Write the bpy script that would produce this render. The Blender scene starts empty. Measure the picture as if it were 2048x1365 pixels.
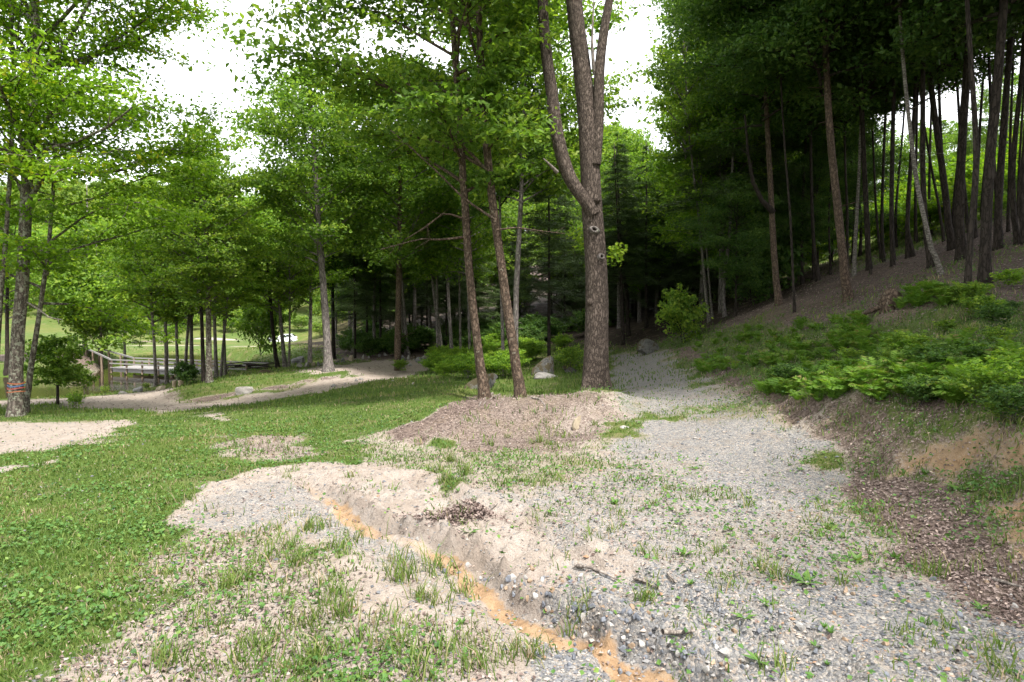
import bpy, bmesh, math, random
import numpy as np
from mathutils import Vector, Matrix

# ------------------------------------------------------------------ camera, world, sun, exposure
scene = bpy.context.scene
COL = scene.collection
FPX, CX, CY, HZ = 1250.0, 1024.0, 682.5, 632.0
CAM_Z = 1.6
PITCH = math.atan((CY - HZ) / FPX)
cam_d = bpy.data.cameras.new('camera'); cam = bpy.data.objects.new('camera', cam_d); COL.objects.link(cam)
cam.location = (0, 0, CAM_Z); cam.rotation_euler = (math.pi / 2 - PITCH, 0, 0)
cam_d.sensor_width = 36.0; cam_d.lens = 36.0 * FPX / 2048.0; cam_d.clip_start = 0.1; cam_d.clip_end = 2000
scene.camera = cam

SUN_EL, SUN_AZ = math.radians(60), math.radians(-54)      # azimuth measured from +X towards +Y
SUN_DIR = Vector((math.cos(SUN_EL) * math.cos(SUN_AZ), math.cos(SUN_EL) * math.sin(SUN_AZ), math.sin(SUN_EL)))
world = bpy.data.worlds.new('World'); scene.world = world; world.use_nodes = True
wn, wl = world.node_tree.nodes, world.node_tree.links
wn.clear()
wout = wn.new('ShaderNodeOutputWorld'); wbg = wn.new('ShaderNodeBackground'); wbg.inputs['Strength'].default_value = 0.13
sky = wn.new('ShaderNodeTexSky'); sky.sky_type = 'NISHITA'; sky.sun_disc = False
sky.sun_elevation = SUN_EL; sky.sun_rotation = math.pi / 2 - SUN_AZ; sky.dust_density = 3.0; sky.air_density = 1.0
wtc = wn.new('ShaderNodeTexCoord'); wno = wn.new('ShaderNodeTexNoise'); wno.inputs['Scale'].default_value = 2.2; wno.inputs['Detail'].default_value = 6
wrp = wn.new('ShaderNodeMapRange'); wrp.inputs['From Min'].default_value = 0.3; wrp.inputs['From Max'].default_value = 0.7
wrp.inputs['To Min'].default_value = 0.72; wrp.inputs['To Max'].default_value = 0.98
wmx = wn.new('ShaderNodeMix'); wmx.data_type = 'RGBA'
wl.new(wtc.outputs['Generated'], wno.inputs['Vector']); wl.new(wno.outputs['Fac'], wrp.inputs['Value'])
wl.new(wrp.outputs['Result'], wmx.inputs['Factor']); wl.new(sky.outputs['Color'], wmx.inputs['A'])
wmx.inputs['B'].default_value = (9.0, 9.1, 9.3, 1)       # thin bright cloud veil
wl.new(wmx.outputs['Result'], wbg.inputs['Color']); wl.new(wbg.outputs['Background'], wout.inputs['Surface'])
sun_d = bpy.data.lights.new('sun', 'SUN'); sun = bpy.data.objects.new('sun', sun_d); COL.objects.link(sun)
sun_d.energy = 4.4; sun_d.angle = math.radians(4.0); sun_d.color = (1.0, 0.965, 0.92)
sun.rotation_euler = (-SUN_DIR).to_track_quat('-Z', 'Y').to_euler(); sun.location = SUN_DIR * 60
vs = scene.view_settings
vs.view_transform = 'Standard'; vs.look = 'None'; vs.exposure = 1.25; vs.gamma = 1.0; vs.use_curve_mapping = False
scene.render.engine = 'CYCLES'
cy = scene.cycles
cy.use_adaptive_sampling = True; cy.adaptive_threshold = 0.02
cy.max_bounces = 4; cy.diffuse_bounces = 3; cy.glossy_bounces = 2; cy.transmission_bounces = 3; cy.transparent_max_bounces = 4
cy.use_denoising = True; cy.caustics_reflective = False; cy.caustics_refractive = False
try: cy.denoising_input_passes = 'RGB_ALBEDO_NORMAL'; cy.denoising_prefilter = 'ACCURATE'
except Exception: pass

# ------------------------------------------------------------------ small maths
RNG = np.random.default_rng(7)
def ray(px, py):
    dx = (px - CX) / FPX; dv = (CY - py) / FPX
    return dx, math.cos(PITCH) + dv * math.sin(PITCH), -math.sin(PITCH) + dv * math.cos(PITCH)
def at(px, py, Y):
    dx, dy, dz = ray(px, py); s = Y / dy
    return np.array((dx * s, Y, CAM_Z + dz * s))
def hash2(ix, iy, seed):
    h = (ix.astype(np.int64) * 374761393 + iy.astype(np.int64) * 668265263 + seed * 1442695041) & 0xFFFFFFFF
    h = ((h ^ (h >> 13)) * 1274126177) & 0xFFFFFFFF
    return ((h ^ (h >> 16)) & 0xFFFF) / 65535.0
def vnoise(x, y, seed=0):
    x = np.asarray(x, float); y = np.asarray(y, float)
    ix, iy = np.floor(x), np.floor(y); fx, fy = x - ix, y - iy
    fx = fx * fx * (3 - 2 * fx); fy = fy * fy * (3 - 2 * fy)
    a, b = hash2(ix, iy, seed), hash2(ix + 1, iy, seed); c, d = hash2(ix, iy + 1, seed), hash2(ix + 1, iy + 1, seed)
    return (a * (1 - fx) + b * fx) * (1 - fy) + (c * (1 - fx) + d * fx) * fy
def fbm(x, y, seed=0, o=4):
    s, a, t = 0, 0.5, 0
    for k in range(o):
        s = s + a * vnoise(np.asarray(x) * 2 ** k, np.asarray(y) * 2 ** k, seed + k * 17); t += a; a *= 0.5
    return s / t
def sstep(a, b, x):
    t = np.clip((x - a) / (b - a), 0, 1); return t * t * (3 - 2 * t)
def seg_dist(x, y, pts):
    """distance to polyline, side (>0 right of travel), parameter along"""
    best = np.full(x.shape, 1e9); side = np.zeros(x.shape); par = np.zeros(x.shape)
    n = len(pts) - 1
    for i in range(n):
        ax, ay = pts[i][:2]; bx, by = pts[i + 1][:2]; dx, dy = bx - ax, by - ay; L2 = dx * dx + dy * dy + 1e-12
        t = np.clip(((x - ax) * dx + (y - ay) * dy) / L2, 0, 1); qx, qy = x - ax - t * dx, y - ay - t * dy
        d = np.hypot(qx, qy); m = d < best
        best = np.where(m, d, best); side = np.where(m, np.sign(dy * qx - dx * qy), side); par = np.where(m, (i + t) / n, par)
    return best, side, par
def poly_sd(x, y, poly):
    """signed distance, positive inside"""
    inside = np.zeros(x.shape, bool); n = len(poly)
    for i in range(n):
        ax, ay = poly[i]; bx, by = poly[(i + 1) % n]
        if ay == by: continue
        inside ^= ((ay > y) != (by > y)) & (x < (bx - ax) * (y - ay) / (by - ay) + ax)
    d, _, _ = seg_dist(x, y, list(poly) + [poly[0]])
    return np.where(inside, d, -d)

# ------------------------------------------------------------------ terrain
WATER = -1.9
CTRL = [(1024,1365,2.72),(200,1365,2.8),(2000,1365,2.65),(2048,1200,3.45),(2048,1050,4.5),(2048,900,5.7),(2048,800,7.0),
 (2048,700,9.0),(2048,600,11.5),(2048,480,15.5),(2048,350,30),(1740,940,6.4),(1600,830,8.4),(1400,830,9.8),(1480,780,11.4),(1280,705,27),
 (1350,690,24),(1420,640,26),(1557,615,20),(1697,608,16.5),(1880,552,14.5),(1932,585,12),(1800,700,10.3),(1600,700,13),
 (1700,800,8.6),(1600,540,40),(1450,580,50),(1200,655,45),(1000,665,45),(860,702,38),(700,708,40),(1250,780,15),(1300,740,20),
 (1000,950,6.25),(1000,900,8.3),(850,890,8.9),(1150,900,8.1),(1250,850,9.6),(1000,1100,4.3),(1400,1000,5.4),(1400,1150,3.9),(600,1100,4.3),(1070,750,20.5),(1000,785,17),(700,860,10.5),
 (500,860,11),(300,900,8.6),(100,900,9.0),(20,950,7.4),(20,1100,4.65),(30,832,14.5),(250,830,15),(450,820,17),(600,790,20),
 (750,760,23.5),(850,760,20.5),(950,775,16),(150,803,23),(330,803,22.5),(300,787,26.3),(200,796,25.8),(40,805,24.5),(410,768,25),(490,786,22.5),(655,742,26),
 (795,742,28),(560,740,31),(450,745,33),(170,703,42),(100,703,42),(300,707,58),(300,693,68),(450,680,80),(480,652,95),(300,640,110),
 (200,520,170),(250,425,220),(590,690,88),(620,690,70),(600,645,115),(900,610,80),(700,660,90)]
pts = [at(*c) for c in CTRL]
pts += [np.array(p, float) for p in [(-40,10,-1.3),(-45,30,-1.9),(-80,60,-0.5),(30,-5,7),(45,15,10),(60,60,17),(100,150,32),(0,-30,0),(-40,-30,-1),
    (40,-30,8),(0,130,8),(0,250,30),(-200,150,25),(-250,30,10),(250,30,35),(150,260,45),(60,120,18),(-140,300,45),(0,0,0),(-3,0,0),(4,0,0.15),(30,32,9.6),(20,40,5.2)]]
pts = np.array(pts)
def _ker(r): return np.sqrt(r * r + 1.0)
_n = len(pts)
_A = np.zeros((_n + 3, _n + 3))
_A[:_n, :_n] = _ker(np.hypot(pts[:, None, 0] - pts[None, :, 0], pts[:, None, 1] - pts[None, :, 1])) - np.eye(_n) * 0.02
_A[:_n, _n] = 1; _A[:_n, _n + 1:] = pts[:, :2]; _A[_n:, :_n] = _A[:_n, _n:].T
_W = np.linalg.solve(_A, np.concatenate([pts[:, 2], np.zeros(3)]))
def base_h(x, y):
    x = np.asarray(x, float); y = np.asarray(y, float)
    r = np.full(x.shape, _W[_n]) + _W[_n + 1] * x + _W[_n + 2] * y
    for i in range(_n): r = r + _W[i] * _ker(np.hypot(x - pts[i, 0], y - pts[i, 1]))
    return r
def hit_on(fn, px, py):
    dx, dy, dz = ray(px, py); Y = np.geomspace(1.5, 320, 900); s = Y / dy
    g = CAM_Z + dz * s - fn(dx * s, Y); k = np.argmax(g < 0)
    if g[k] >= 0: k = len(Y) - 1
    k = max(k, 1); t = g[k - 1] / (g[k - 1] - g[k] + 1e-12); Yh = Y[k - 1] + t * (Y[k] - Y[k - 1])
    return dx * Yh / dy, Yh
def wpoly(lst, fn=base_h):
    return [(p[1], p[2]) if p[0] == 'w' else hit_on(fn, *p) for p in lst]
def plane_pt(px, py, z):
    dx, dy, dz = ray(px, py); s = (z - CAM_Z) / dz; return (dx * s, dy * s)
POND = [plane_pt(*p, WATER) for p in [(60,802),(130,798),(210,792),(270,785),(330,776),(390,765),(440,755),(490,745),(500,738),(480,722),(440,712),(380,708),(300,708),(255,710)]] + \
       [(-27.5, 41), (-25.6, 38.4), (-27.0, 36.6), (-30, 35.5), (-36, 36), (-50, 38), (-55, 30), (-35, 26)]
GULLY = wpoly([(575,950),(620,968),(665,1000),(705,1035),(745,1058),(800,1072),(850,1085),(905,1112),(950,1150),(1000,1190),(1050,1222),(1120,1252),(1200,1282),(1280,1322),(1350,1362)]) + [(0.75, 2.3), (1.0, 1.8)]
RIDGE = wpoly([(640,935),(720,970),(820,1015),(920,1040),(1020,1090),(1120,1160),(1250,1230),(1400,1290),(1500,1360)])
RUT2 = wpoly([(800,955),(920,1000),(1060,1060),(1200,1130),(1350,1200),(1500,1260),(1650,1330)])
RUT3 = wpoly([(520,960),(600,1010),(680,1050),(760,1110),(900,1180)])
ROADM = wpoly([(330,806),(430,803),(560,785),(690,760),(760,747)])
MOUND = [tuple(at(px, 800, Y)[:2]) for px, Y in ((905, 10.4), (985, 10.8), (1090, 10.9), (1185, 11.2))]
PILE = hit_on(base_h, 920, 1050)
def terrain(x, y):
    x = np.asarray(x, float); y = np.asarray(y, float)
    h = base_h(x, y)
    h = h + (fbm(x * .35, y * .35, 3) - .5) * .22 * sstep(4, 14, np.hypot(x, y))
    near = (y > 1) & (y < 16) & (np.abs(x) < 9)
    if near.any():
        xn, yn = x[near], y[near]; d = np.zeros(xn.shape)
        wob = (fbm(xn * 3, yn * 3, 21) - .5) * .18 + (fbm(xn * 11, yn * 11, 22) - .5) * .05
        gd, gs, gp = seg_dist(xn, yn, GULLY)
        w = .035 + .09 * fbm(gp * 16, gp * 0 + 3, 5); w = w * sstep(0, .12, gp) * (.8 + .7 * gp) + .02
        g = gd + wob * .6
        right = gs < 0
        prof = np.where(right, 1 - sstep(w * .9, w * 1.1 + .035, g), 1 - sstep(w * .5, w * 2.0, g))
        d -= prof * (.04 + .055 * sstep(.1, .7, gp)) * (.7 + .6 * fbm(gp * 30, gp * 0 + 1, 6))
        rough_b = np.exp(-((gd - w - .10) / .14) ** 2) * right * sstep(.0, .1, gp)
        d += rough_b * ((fbm(xn * 18, yn * 18, 43, 4) - .45) * .20 + .01)
        rd, rs, rp = seg_dist(xn, yn, RIDGE)
        d += .05 * np.exp(-((rd + wob) / .16) ** 2) * (1 - sstep(.75, 1, rp)) * (.55 + .9 * fbm(rp * 20, rp * 0, 8))
        r2, _, p2 = seg_dist(xn, yn, RUT2)
        d += -.065 * np.exp(-((r2 + wob) / .09) ** 2) + .045 * np.exp(-((r2 - .22 + wob) / .08) ** 2)
        r3, _, p3 = seg_dist(xn, yn, RUT3)
        d += -.02 * np.exp(-((r3 + wob) / .12) ** 2) + .012 * np.exp(-((r3 - .25 + wob) / .09) ** 2)
        md, _, mp = seg_dist(xn, yn, MOUND)
        d += .40 * np.exp(-(md / 1.0) ** 2) * (.85 + .3 * fbm(xn, yn, 33))
        d += .05 * np.exp(-(((xn - PILE[0]) / .28) ** 2 + ((yn - PILE[1]) / .16) ** 2))
        d += (fbm(xn * 2.2, yn * 2.2, 31) - .5) * .07 + (fbm(xn * 9, yn * 9, 41, 3) - .5) * .05 + (vnoise(xn * 30, yn * 30, 51) - .5) * .010
        # lip of the right bank
        d += .42 * sstep(3.75, 4.45, xn + (fbm(xn * 1.5, yn * 1.5, 62) - .5) * .7) * (1 - sstep(8, 11, yn)) * sstep(2.5, 4, yn) * (.6 + .6 * fbm(xn * 1.3, yn * 1.3, 61))
        h = h.copy(); h[near] += d
    m = (x < 4) & (y > 17) & (y < 36)
    if m.any():
        rd, _, _ = seg_dist(x[m], y[m], ROADM); h[m] += -.12 * (1 - sstep(.7, 1.5, rd))
    pm = (x > -75) & (x < 10) & (y > 16) & (y < 75)
    if pm.any():
        sd = poly_sd(x[pm], y[pm], POND) + (fbm(x[pm] * .8, y[pm] * .8, 71) - .5) * .8
        ho = np.maximum(h[pm], WATER + .12 + np.clip(-sd, 0, 6) * .05)
        t = sstep(-.5, .6, sd); h[pm] = ho * (1 - t) + (WATER - .8) * t
    return h

def spaced(lo, hi, step, gl, gh, end_lo, end_hi):
    mid = list(np.arange(lo, hi + 1e-6, step)); a = []; s, v = step, lo
    while v > end_lo: s *= gl; v -= s; a.append(v)
    b = []; s, v = step, mid[-1]
    while v < end_hi: s *= gh; v += s; b.append(v)
    return np.array(a[::-1] + mid + b)
def joined(*parts): return np.unique(np.round(np.concatenate(parts), 5))
GX = joined(spaced(-5.2, -2.6, .045, 1.035, 1.0, -280, -2.65), np.arange(-2.6, 1.7, .022), spaced(1.7, 5.6, .042, 1.0, 1.035, 1.7, 280))
GY = joined(spaced(2.3, 2.3, .045, 1.10, 1.0, -45, 2.3), np.arange(2.3, 5.6, .022), spaced(5.6, 8.2, .042, 1.0, 1.03, 5.6, 340))
XX, YY = np.meshgrid(GX, GY)
ZZ = terrain(XX.ravel(), YY.ravel()).reshape(XX.shape)
def lookup(G, x, y):
    x = np.asarray(x, float); y = np.asarray(y, float)
    i = np.clip(np.searchsorted(GX, x) - 1, 0, len(GX) - 2); j = np.clip(np.searchsorted(GY, y) - 1, 0, len(GY) - 2)
    u = np.clip((x - GX[i]) / (GX[i + 1] - GX[i]), 0, 1); v = np.clip((y - GY[j]) / (GY[j + 1] - GY[j]), 0, 1)
    return (G[j, i] * (1 - u) + G[j, i + 1] * u) * (1 - v) + (G[j + 1, i] * (1 - u) + G[j + 1, i + 1] * u) * v
def H(x, y): return lookup(ZZ, x, y)
def hit(px, py):
    x, y = hit_on(H, px, py); return np.array((x, y, float(H(x, y))))
def on_ground(px, Y, py=700):
    p = at(px, py, Y); return np.array((p[0], Y, float(H(p[0], Y))))

# zones: grass, gravel, litter, clay (sand is what is left)
LAWN=(1,0,0,0); PATCHY=(.52,.05,.2,0); SAND=(.05,.36,.05,0); GRAVEL=(.06,1,.0,0); GRAVGRASS=(.3,1,.05,0); LITTER=(.06,0,1,0); CLAY=(.2,0,.28,.9)
ROAD=(.0,.05,.16,.34); MIX=(.24,.55,.15,0); BANK=(.75,0,.6,0); MOUNDZ=(.26,.05,.62,0); LOWBANK=(.72,0,.7,.12)
ZONES = [
 (LITTER, [(1225,692),(1330,690),(1400,740),(1480,790),(1620,845),(1740,940),(1760,1050),(1850,1120),(2048,1215),('w',60,-20),('w',120,40),('w',120,160),('w',-22,160),('w',-20,60),(660,712),(760,712),(870,706),(1000,690),(1100,685)], .5),
 ((.30,0,.8,0), [(1400,670),(1640,600),(1800,560),(2048,470),('w',20,16),('w',20,8),(2048,640),(1750,650),(1560,650)], .6),
 ((.9,0,.1,0), [('w',13.5,22),('w',40,18),('w',90,60),('w',60,90),('w',20,80),('w',13,46)], 2.0),
 (BANK, [(1225,700),(1290,690),(1400,650),(1560,640),(1750,640),(2040,620),('w',14,10),('w',9,4),(2048,830),(1900,860),(1750,830),(1650,790),(1500,790),(1400,745)], .5),
 ((.95,0,.15,0), [(860,740),(880,710),(1000,690),(1150,690),(1150,735),(1090,745),(960,770),(880,780)], .5),
 (LOWBANK, [(1750,830),(2048,800),('w',8,5),('w',5,3.2),(2048,1150),(1900,1010),(1770,940)], .25),
 (PATCHY, [(700,870),(790,850),(860,880),(1010,900),(1200,880),(1250,930),(1150,980),(980,985),(820,960),(720,930)], .25),
 (MIX, [(850,965),(1000,985),(1150,960),(1240,880),(1560,880),(1700,960),(1780,1120),(2048,1230),(2150,1400),(1000,1400),(900,1100)], .25),
 (SAND, [(320,1045),(420,965),(600,925),(700,920),(850,960),(1000,1010),(1200,1090),(1330,1180),(1450,1290),(1500,1400),(900,1400),(720,1250),(650,1100),(450,1065)], .18),
 ((.36,.12,.3,0), [(60,1420),(190,1260),(300,1120),(420,1060),(640,1115),(700,1230),(950,1300),(1000,1420)], .3),
 (GRAVEL, [(1240,825),(1560,825),(1650,880),(1690,960),(1600,1000),(1500,1010),(1380,930),(1250,880)], .45),
 (GRAVEL, [(1100,1190),(1300,1150),(1750,1150),(2048,1250),('w',2.6,2.2),('w',.75,2.0),(1390,1340),(1250,1275)], .2),
 (GRAVEL, [(1060,1262),(1180,1290),(1310,1380),(1290,1420),(1090,1420)], .08),
 ((.05,.55,.05,0), [(330,1050),(420,985),(560,960),(640,1000),(720,1060),(850,1110),(900,1160),(780,1130),(600,1060),(450,1062)], .12),
 (GRAVGRASS, [(1222,702),(1330,702),(1400,765),(1520,822),(1232,822),(1215,760)], .4),
 ((.62,.45,.1,0), [(1250,806),(1480,800),(1620,832),(1400,824),(1240,822)], .5),
 (LITTER, [(1350,700),(1380,695),(1470,755),(1620,820),(1740,900),(1790,950),(1850,990),(2048,1120),(2100,1200),(2048,1225),(1800,1110),(1720,1010),(1700,930),(1620,850),(1480,780)], .22),
 ((.4,0,.85,0), [(1600,800),(1760,825),(1780,920),(1700,880),(1640,840)], .3),
 (CLAY, [(1755,910),(1830,880),(1960,880),(2046,900),(1990,925),(1900,945),(1780,940)], .25),
 (CLAY, [(1960,1015),(2060,985),(2120,1100),(1980,1085)], .22),
 (MOUNDZ, [(790,862),(880,818),(960,790),(1100,790),(1225,803),(1245,835),(1180,880),(1100,905),(950,900),(850,885)], .25),
 (LITTER, [(785,866),(880,820),(955,792),(990,800),(905,842),(840,880)], .3),
 ((.12,.2,.5,0), [(1150,800),(1225,803),(1245,835),(1180,870),(1100,860)], .2),
 (ROAD, [(-80,802),(150,797),(345,774),(350,803),(420,806),(560,782),(690,757),(760,745),(850,735),(830,752),(700,772),(560,796),(430,815),(330,824),(230,822),(130,808),(-80,814)], .35),
 ((0,0,1,0), [(345,800),(400,805),(560,779),(690,754),(735,744),(690,751),(560,772),(440,791),(390,797),(350,785)], .3),
 (ROAD, [(575,743),(640,732),(760,722),(880,720),(905,726),(850,740),(760,748),(650,747)], .5),
 ((.05,0,1,0), [(665,722),(700,714),(800,708),(880,710),(880,719),(760,721)], .5),
 (LITTER, [('w',-32,37),('w',-26,38.2),('w',-26.5,41.5),('w',-36,44)], .7),
 (SAND, [(-90,850),(240,842),(250,860),(190,885),(100,900),(-90,914)], .35),
 (SAND, [(-90,945),(60,930),(130,912),(120,925),(30,945),(-90,958)], .12),
 (SAND, [(400,826),(450,826),(445,842),(405,836)], .25),
 ((.35,.1,.5,0), [(430,874),(600,870),(640,900),(560,930),(430,905)], .3),
 ((.4,.05,.2,0), [('w',-50,66),('w',-12,61),('w',-12,62.2),('w',-50,67.4)], .3),
 (LITTER, [('w',-45,74),('w',-39,72.5),('w',-39,74.5),('w',-45,76)], .5),
 ((.1,.0,.0,0), [('w',-40.5,80),('w',-36.5,80),('w',-36,83.5),('w',-41,83)], .8),
]
ZON = np.zeros((len(GY), len(GX), 4)); ZON[:, :, 0] = 1.0
_fx, _fy = XX.ravel(), YY.ravel(); _z = ZON.reshape(-1, 4)
for val, poly, soft in ZONES:
    P = wpoly(poly, H); pa = np.array(P)
    m = (_fx > pa[:, 0].min() - 3) & (_fx < pa[:, 0].max() + 3) & (_fy > pa[:, 1].min() - 3) & (_fy < pa[:, 1].max() + 3)
    if not m.any(): continue
    sc = .35 + .9 * soft
    sd = poly_sd(_fx[m], _fy[m], P) + (fbm(_fx[m] / sc, _fy[m] / sc, 91) - .5) * soft * 3.0 + (fbm(_fx[m] * 3.1, _fy[m] * 3.1, 97) - .5) * (.25 + soft)
    t = sstep(-soft, soft, sd)[:, None]
    _z[m] = _z[m] * (1 - t) + np.array(val) * t
gm = (_fy > 1.5) & (_fy < 9) & (np.abs(_fx) < 5)
gd, gs, gp = seg_dist(_fx[gm], _fy[gm], GULLY)
t = ((1 - sstep(.01 + .04 * gp, .08 + .07 * gp, gd + (fbm(_fx[gm] * 7, _fy[gm] * 7, 92) - .5) * .16)) * sstep(0, .06, gp) * np.maximum(.5 + .5 * sstep(.34, .56, fbm(gp * 11 + 3.3, gp * 0 + 7, 98)), sstep(.45, .6, gp)))[:, None]
_z[gm] = _z[gm] * (1 - t) + np.array((0, .12, .06, .95)) * t
pd = np.hypot((_fx[gm] - PILE[0]) / .26, (_fy[gm] - PILE[1]) / .13) + (fbm(_fx[gm] * 8, _fy[gm] * 8, 93) - .5) * .8; t = (1 - sstep(.7, 1.2, pd))[:, None]
_z[gm] = _z[gm] * (1 - t) + np.array((0, 0, 1, 0)) * t
ZON = _z.reshape(ZON.shape)
HUM_SHADE = np.zeros(len(_fx))
for poly, soft in (([(1225,700),(1290,688),(1400,660),(1500,625),(1640,585),('w',20,44),('w',26,70),('w',40,110),('w',-30,110),('w',-24,60),(672,716),(760,712),(870,704),(960,700),(1100,690)], .8),):  # hemlock floor: needle duff, darkened further to carry the woods' shade
    P = wpoly(poly, H); HUM_SHADE = np.maximum(HUM_SHADE, sstep(-soft, soft, poly_sd(_fx, _fy, P) + (fbm(_fx, _fy, 95) - .5) * 2))
P = wpoly([(1400,660),(1640,600),(1800,560),(2048,470),('w',20,16),('w',20,8),(2048,640),(1750,640),(1560,640)], H); HUM_SHADE = np.maximum(HUM_SHADE, .22 * sstep(-.6, .6, poly_sd(_fx, _fy, P)))  # fainter share over the upper slope, standing in for its shade
gd, gs, gp = seg_dist(_fx[gm], _fy[gm], GULLY); lip_shade = (1 - sstep(.05, .13, np.abs(gd - .11 - .05 * gp))) * (gs < 0) * sstep(.05, .15, gp) * .42  # shade under the gully's right lip, painted as a dark band
HUM_SHADE[gm] = np.maximum(HUM_SHADE[gm], lip_shade * (.3 + fbm(_fx[gm] * 7, _fy[gm] * 7, 96)))
def zone(x, y): return np.stack([lookup(ZON[:, :, k], x, y) for k in range(4)], -1)

# ------------------------------------------------------------------ mesh helpers
def new_mesh(name, V, F, attrs=None, smooth=False):
    V = np.asarray(V, np.float32); F = np.asarray(F, np.int32); k = F.shape[1]
    me = bpy.data.meshes.new(name)
    me.vertices.add(len(V)); me.vertices.foreach_set('co', V.ravel())
    me.loops.add(F.size); me.loops.foreach_set('vertex_index', F.ravel())
    me.polygons.add(len(F)); me.polygons.foreach_set('loop_start', np.arange(0, F.size, k, dtype=np.int32))
    me.polygons.foreach_set('use_smooth', np.full(len(F), smooth, dtype=bool))
    for n, a in (attrs or {}).items():
        me.attributes.new(n, 'FLOAT', 'POINT').data.foreach_set('value', np.asarray(a, np.float32))
    me.update(calc_edges=True); me.validate()
    return me
def link(name, data, mat=None, parent=None, loc=None):
    o = bpy.data.objects.new(name, data); COL.objects.link(o)
    if mat and data is not None and not data.materials: data.materials.append(mat)
    if parent: o.parent = parent
    if loc is not None: o.location = [float(v) for v in loc]
    return o
def tag(o, label=None, cat=None, group=None, kind=None):
    if label: o['label'] = label
    if cat: o['category'] = cat
    if group: o['group'] = group
    if kind: o['kind'] = kind
    return o
def thing(name, label, cat, loc, group=None):
    o = bpy.data.objects.new(name, None); COL.objects.link(o); o.location = [float(v) for v in loc]; o.empty_display_size = .2
    return tag(o, label, cat, group)
class Buf:
    """collects tubes / leaves as triangles"""
    def __init__(s): s.V, s.F, s.T, s.n = [], [], [], 0
    def add(s, V, F, T=None):
        V = np.asarray(V, float); F = np.asarray(F)
        s.V.append(V); s.F.append(F + s.n); s.T.append(np.zeros(len(V)) if T is None else np.broadcast_to(T, (len(V),))); s.n += len(V)
    def tube(s, P, R, k=6, cap=True, tint=0.0, rough=0.0, seed=0):
        P = np.asarray(P, float); R = np.asarray(R, float); n = len(P)
        T = np.gradient(P, axis=0); T /= np.linalg.norm(T, axis=1)[:, None] + 1e-9
        ref = np.array((1.0, 0.13, 0)) if abs(T[0][2]) > .6 else np.array((0, 0, 1.0))
        A = ref - T * (T @ ref)[:, None]; A /= np.linalg.norm(A, axis=1)[:, None] + 1e-9; B = np.cross(T, A)
        an = np.arange(k) * 2 * math.pi / k
        rr = R[:, None] * np.ones((1, k))
        if rough:
            L = np.concatenate([[0], np.cumsum(np.linalg.norm(np.diff(P, axis=0), axis=1))])
            rr = rr * (1 + rough * (vnoise(np.arange(k)[None, :] * 1.0 + seed * 7.3, L[:, None] * 1.6, seed) + .6 * vnoise(np.arange(k)[None, :] * 2.3, L[:, None] * 5, seed + 5) - .8))
        V = P[:, None, :] + rr[:, :, None] * (np.cos(an)[None, :, None] * A[:, None, :] + np.sin(an)[None, :, None] * B[:, None, :])
        V = V.reshape(-1, 3); F = []
        i = np.arange(n - 1)[:, None] * k; j = np.arange(k)[None, :]; j2 = (j + 1) % k
        a, b, c, d = (i + j).ravel(), (i + j2).ravel(), (i + k + j2).ravel(), (i + k + j).ravel()
        F = np.concatenate([np.stack([a, b, c], 1), np.stack([a, c, d], 1)])
        if cap:
            V = np.concatenate([V, P[-1:]]); e = (n - 1) * k
            F = np.concatenate([F, np.stack([e + np.arange(k), e + (np.arange(k) + 1) % k, np.full(k, n * k)], 1)])
        s.add(V, F, tint)
    def leaves(s, C, N, D, L, W, tint, fold=.25):
        """folded diamonds: centre, normal, direction, length, width"""
        C, N, D = (np.asarray(a, float) for a in (C, N, D)); m = len(C)
        if m == 0: return
        N = N / (np.linalg.norm(N, axis=1)[:, None] + 1e-9)
        D = D - N * np.sum(N * D, 1)[:, None]; D /= np.linalg.norm(D, axis=1)[:, None] + 1e-9; S = np.cross(N, D)
        L = np.broadcast_to(L, (m,))[:, None]; W = np.broadcast_to(W, (m,))[:, None]
        V = np.stack([C - D * L * .5, C + S * W * .5 + N * W * fold - D * L * .08, C + D * L * .5, C - S * W * .5 + N * W * fold - D * L * .08], 1).reshape(-1, 3)
        b = np.arange(m) * 4
        s.add(V, np.concatenate([np.stack([b, b + 2, b + 1], 1), np.stack([b, b + 3, b + 2], 1)]), np.repeat(np.broadcast_to(tint, (m,)), 4))
    def mesh(s, name, smooth=False):
        return new_mesh(name, np.concatenate(s.V), np.concatenate(s.F), {'tint': np.concatenate(s.T)}, smooth)

# ------------------------------------------------------------------ materials
def mat_new(name):
    m = bpy.data.materials.new(name); m.use_nodes = True; n = m.node_tree.nodes; n.clear()
    out = n.new('ShaderNodeOutputMaterial'); return m, n, m.node_tree.links, out
def ramp(n, stops):
    r = n.new('ShaderNodeValToRGB'); e = r.color_ramp.elements
    while len(e) < len(stops): e.new(.5)
    for el, (p, c) in zip(e, stops): el.position = p; el.color = (*c, 1)
    return r
def noise(n, l, vec, scale, detail=4, rough=.55):
    t = n.new('ShaderNodeTexNoise'); t.inputs['Scale'].default_value = scale; t.inputs['Detail'].default_value = detail; t.inputs['Roughness'].default_value = rough
    if vec is not None: l.new(vec, t.inputs['Vector'])
    return t
def mathn(n, l, op, a, b=None, clamp=False):
    m = n.new('ShaderNodeMath'); m.operation = op; m.use_clamp = clamp
    for i, v in enumerate((a, b)):
        if v is None: continue
        if isinstance(v, (int, float)): m.inputs[i].default_value = v
        else: l.new(v, m.inputs[i])
    return m.outputs[0]
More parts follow.
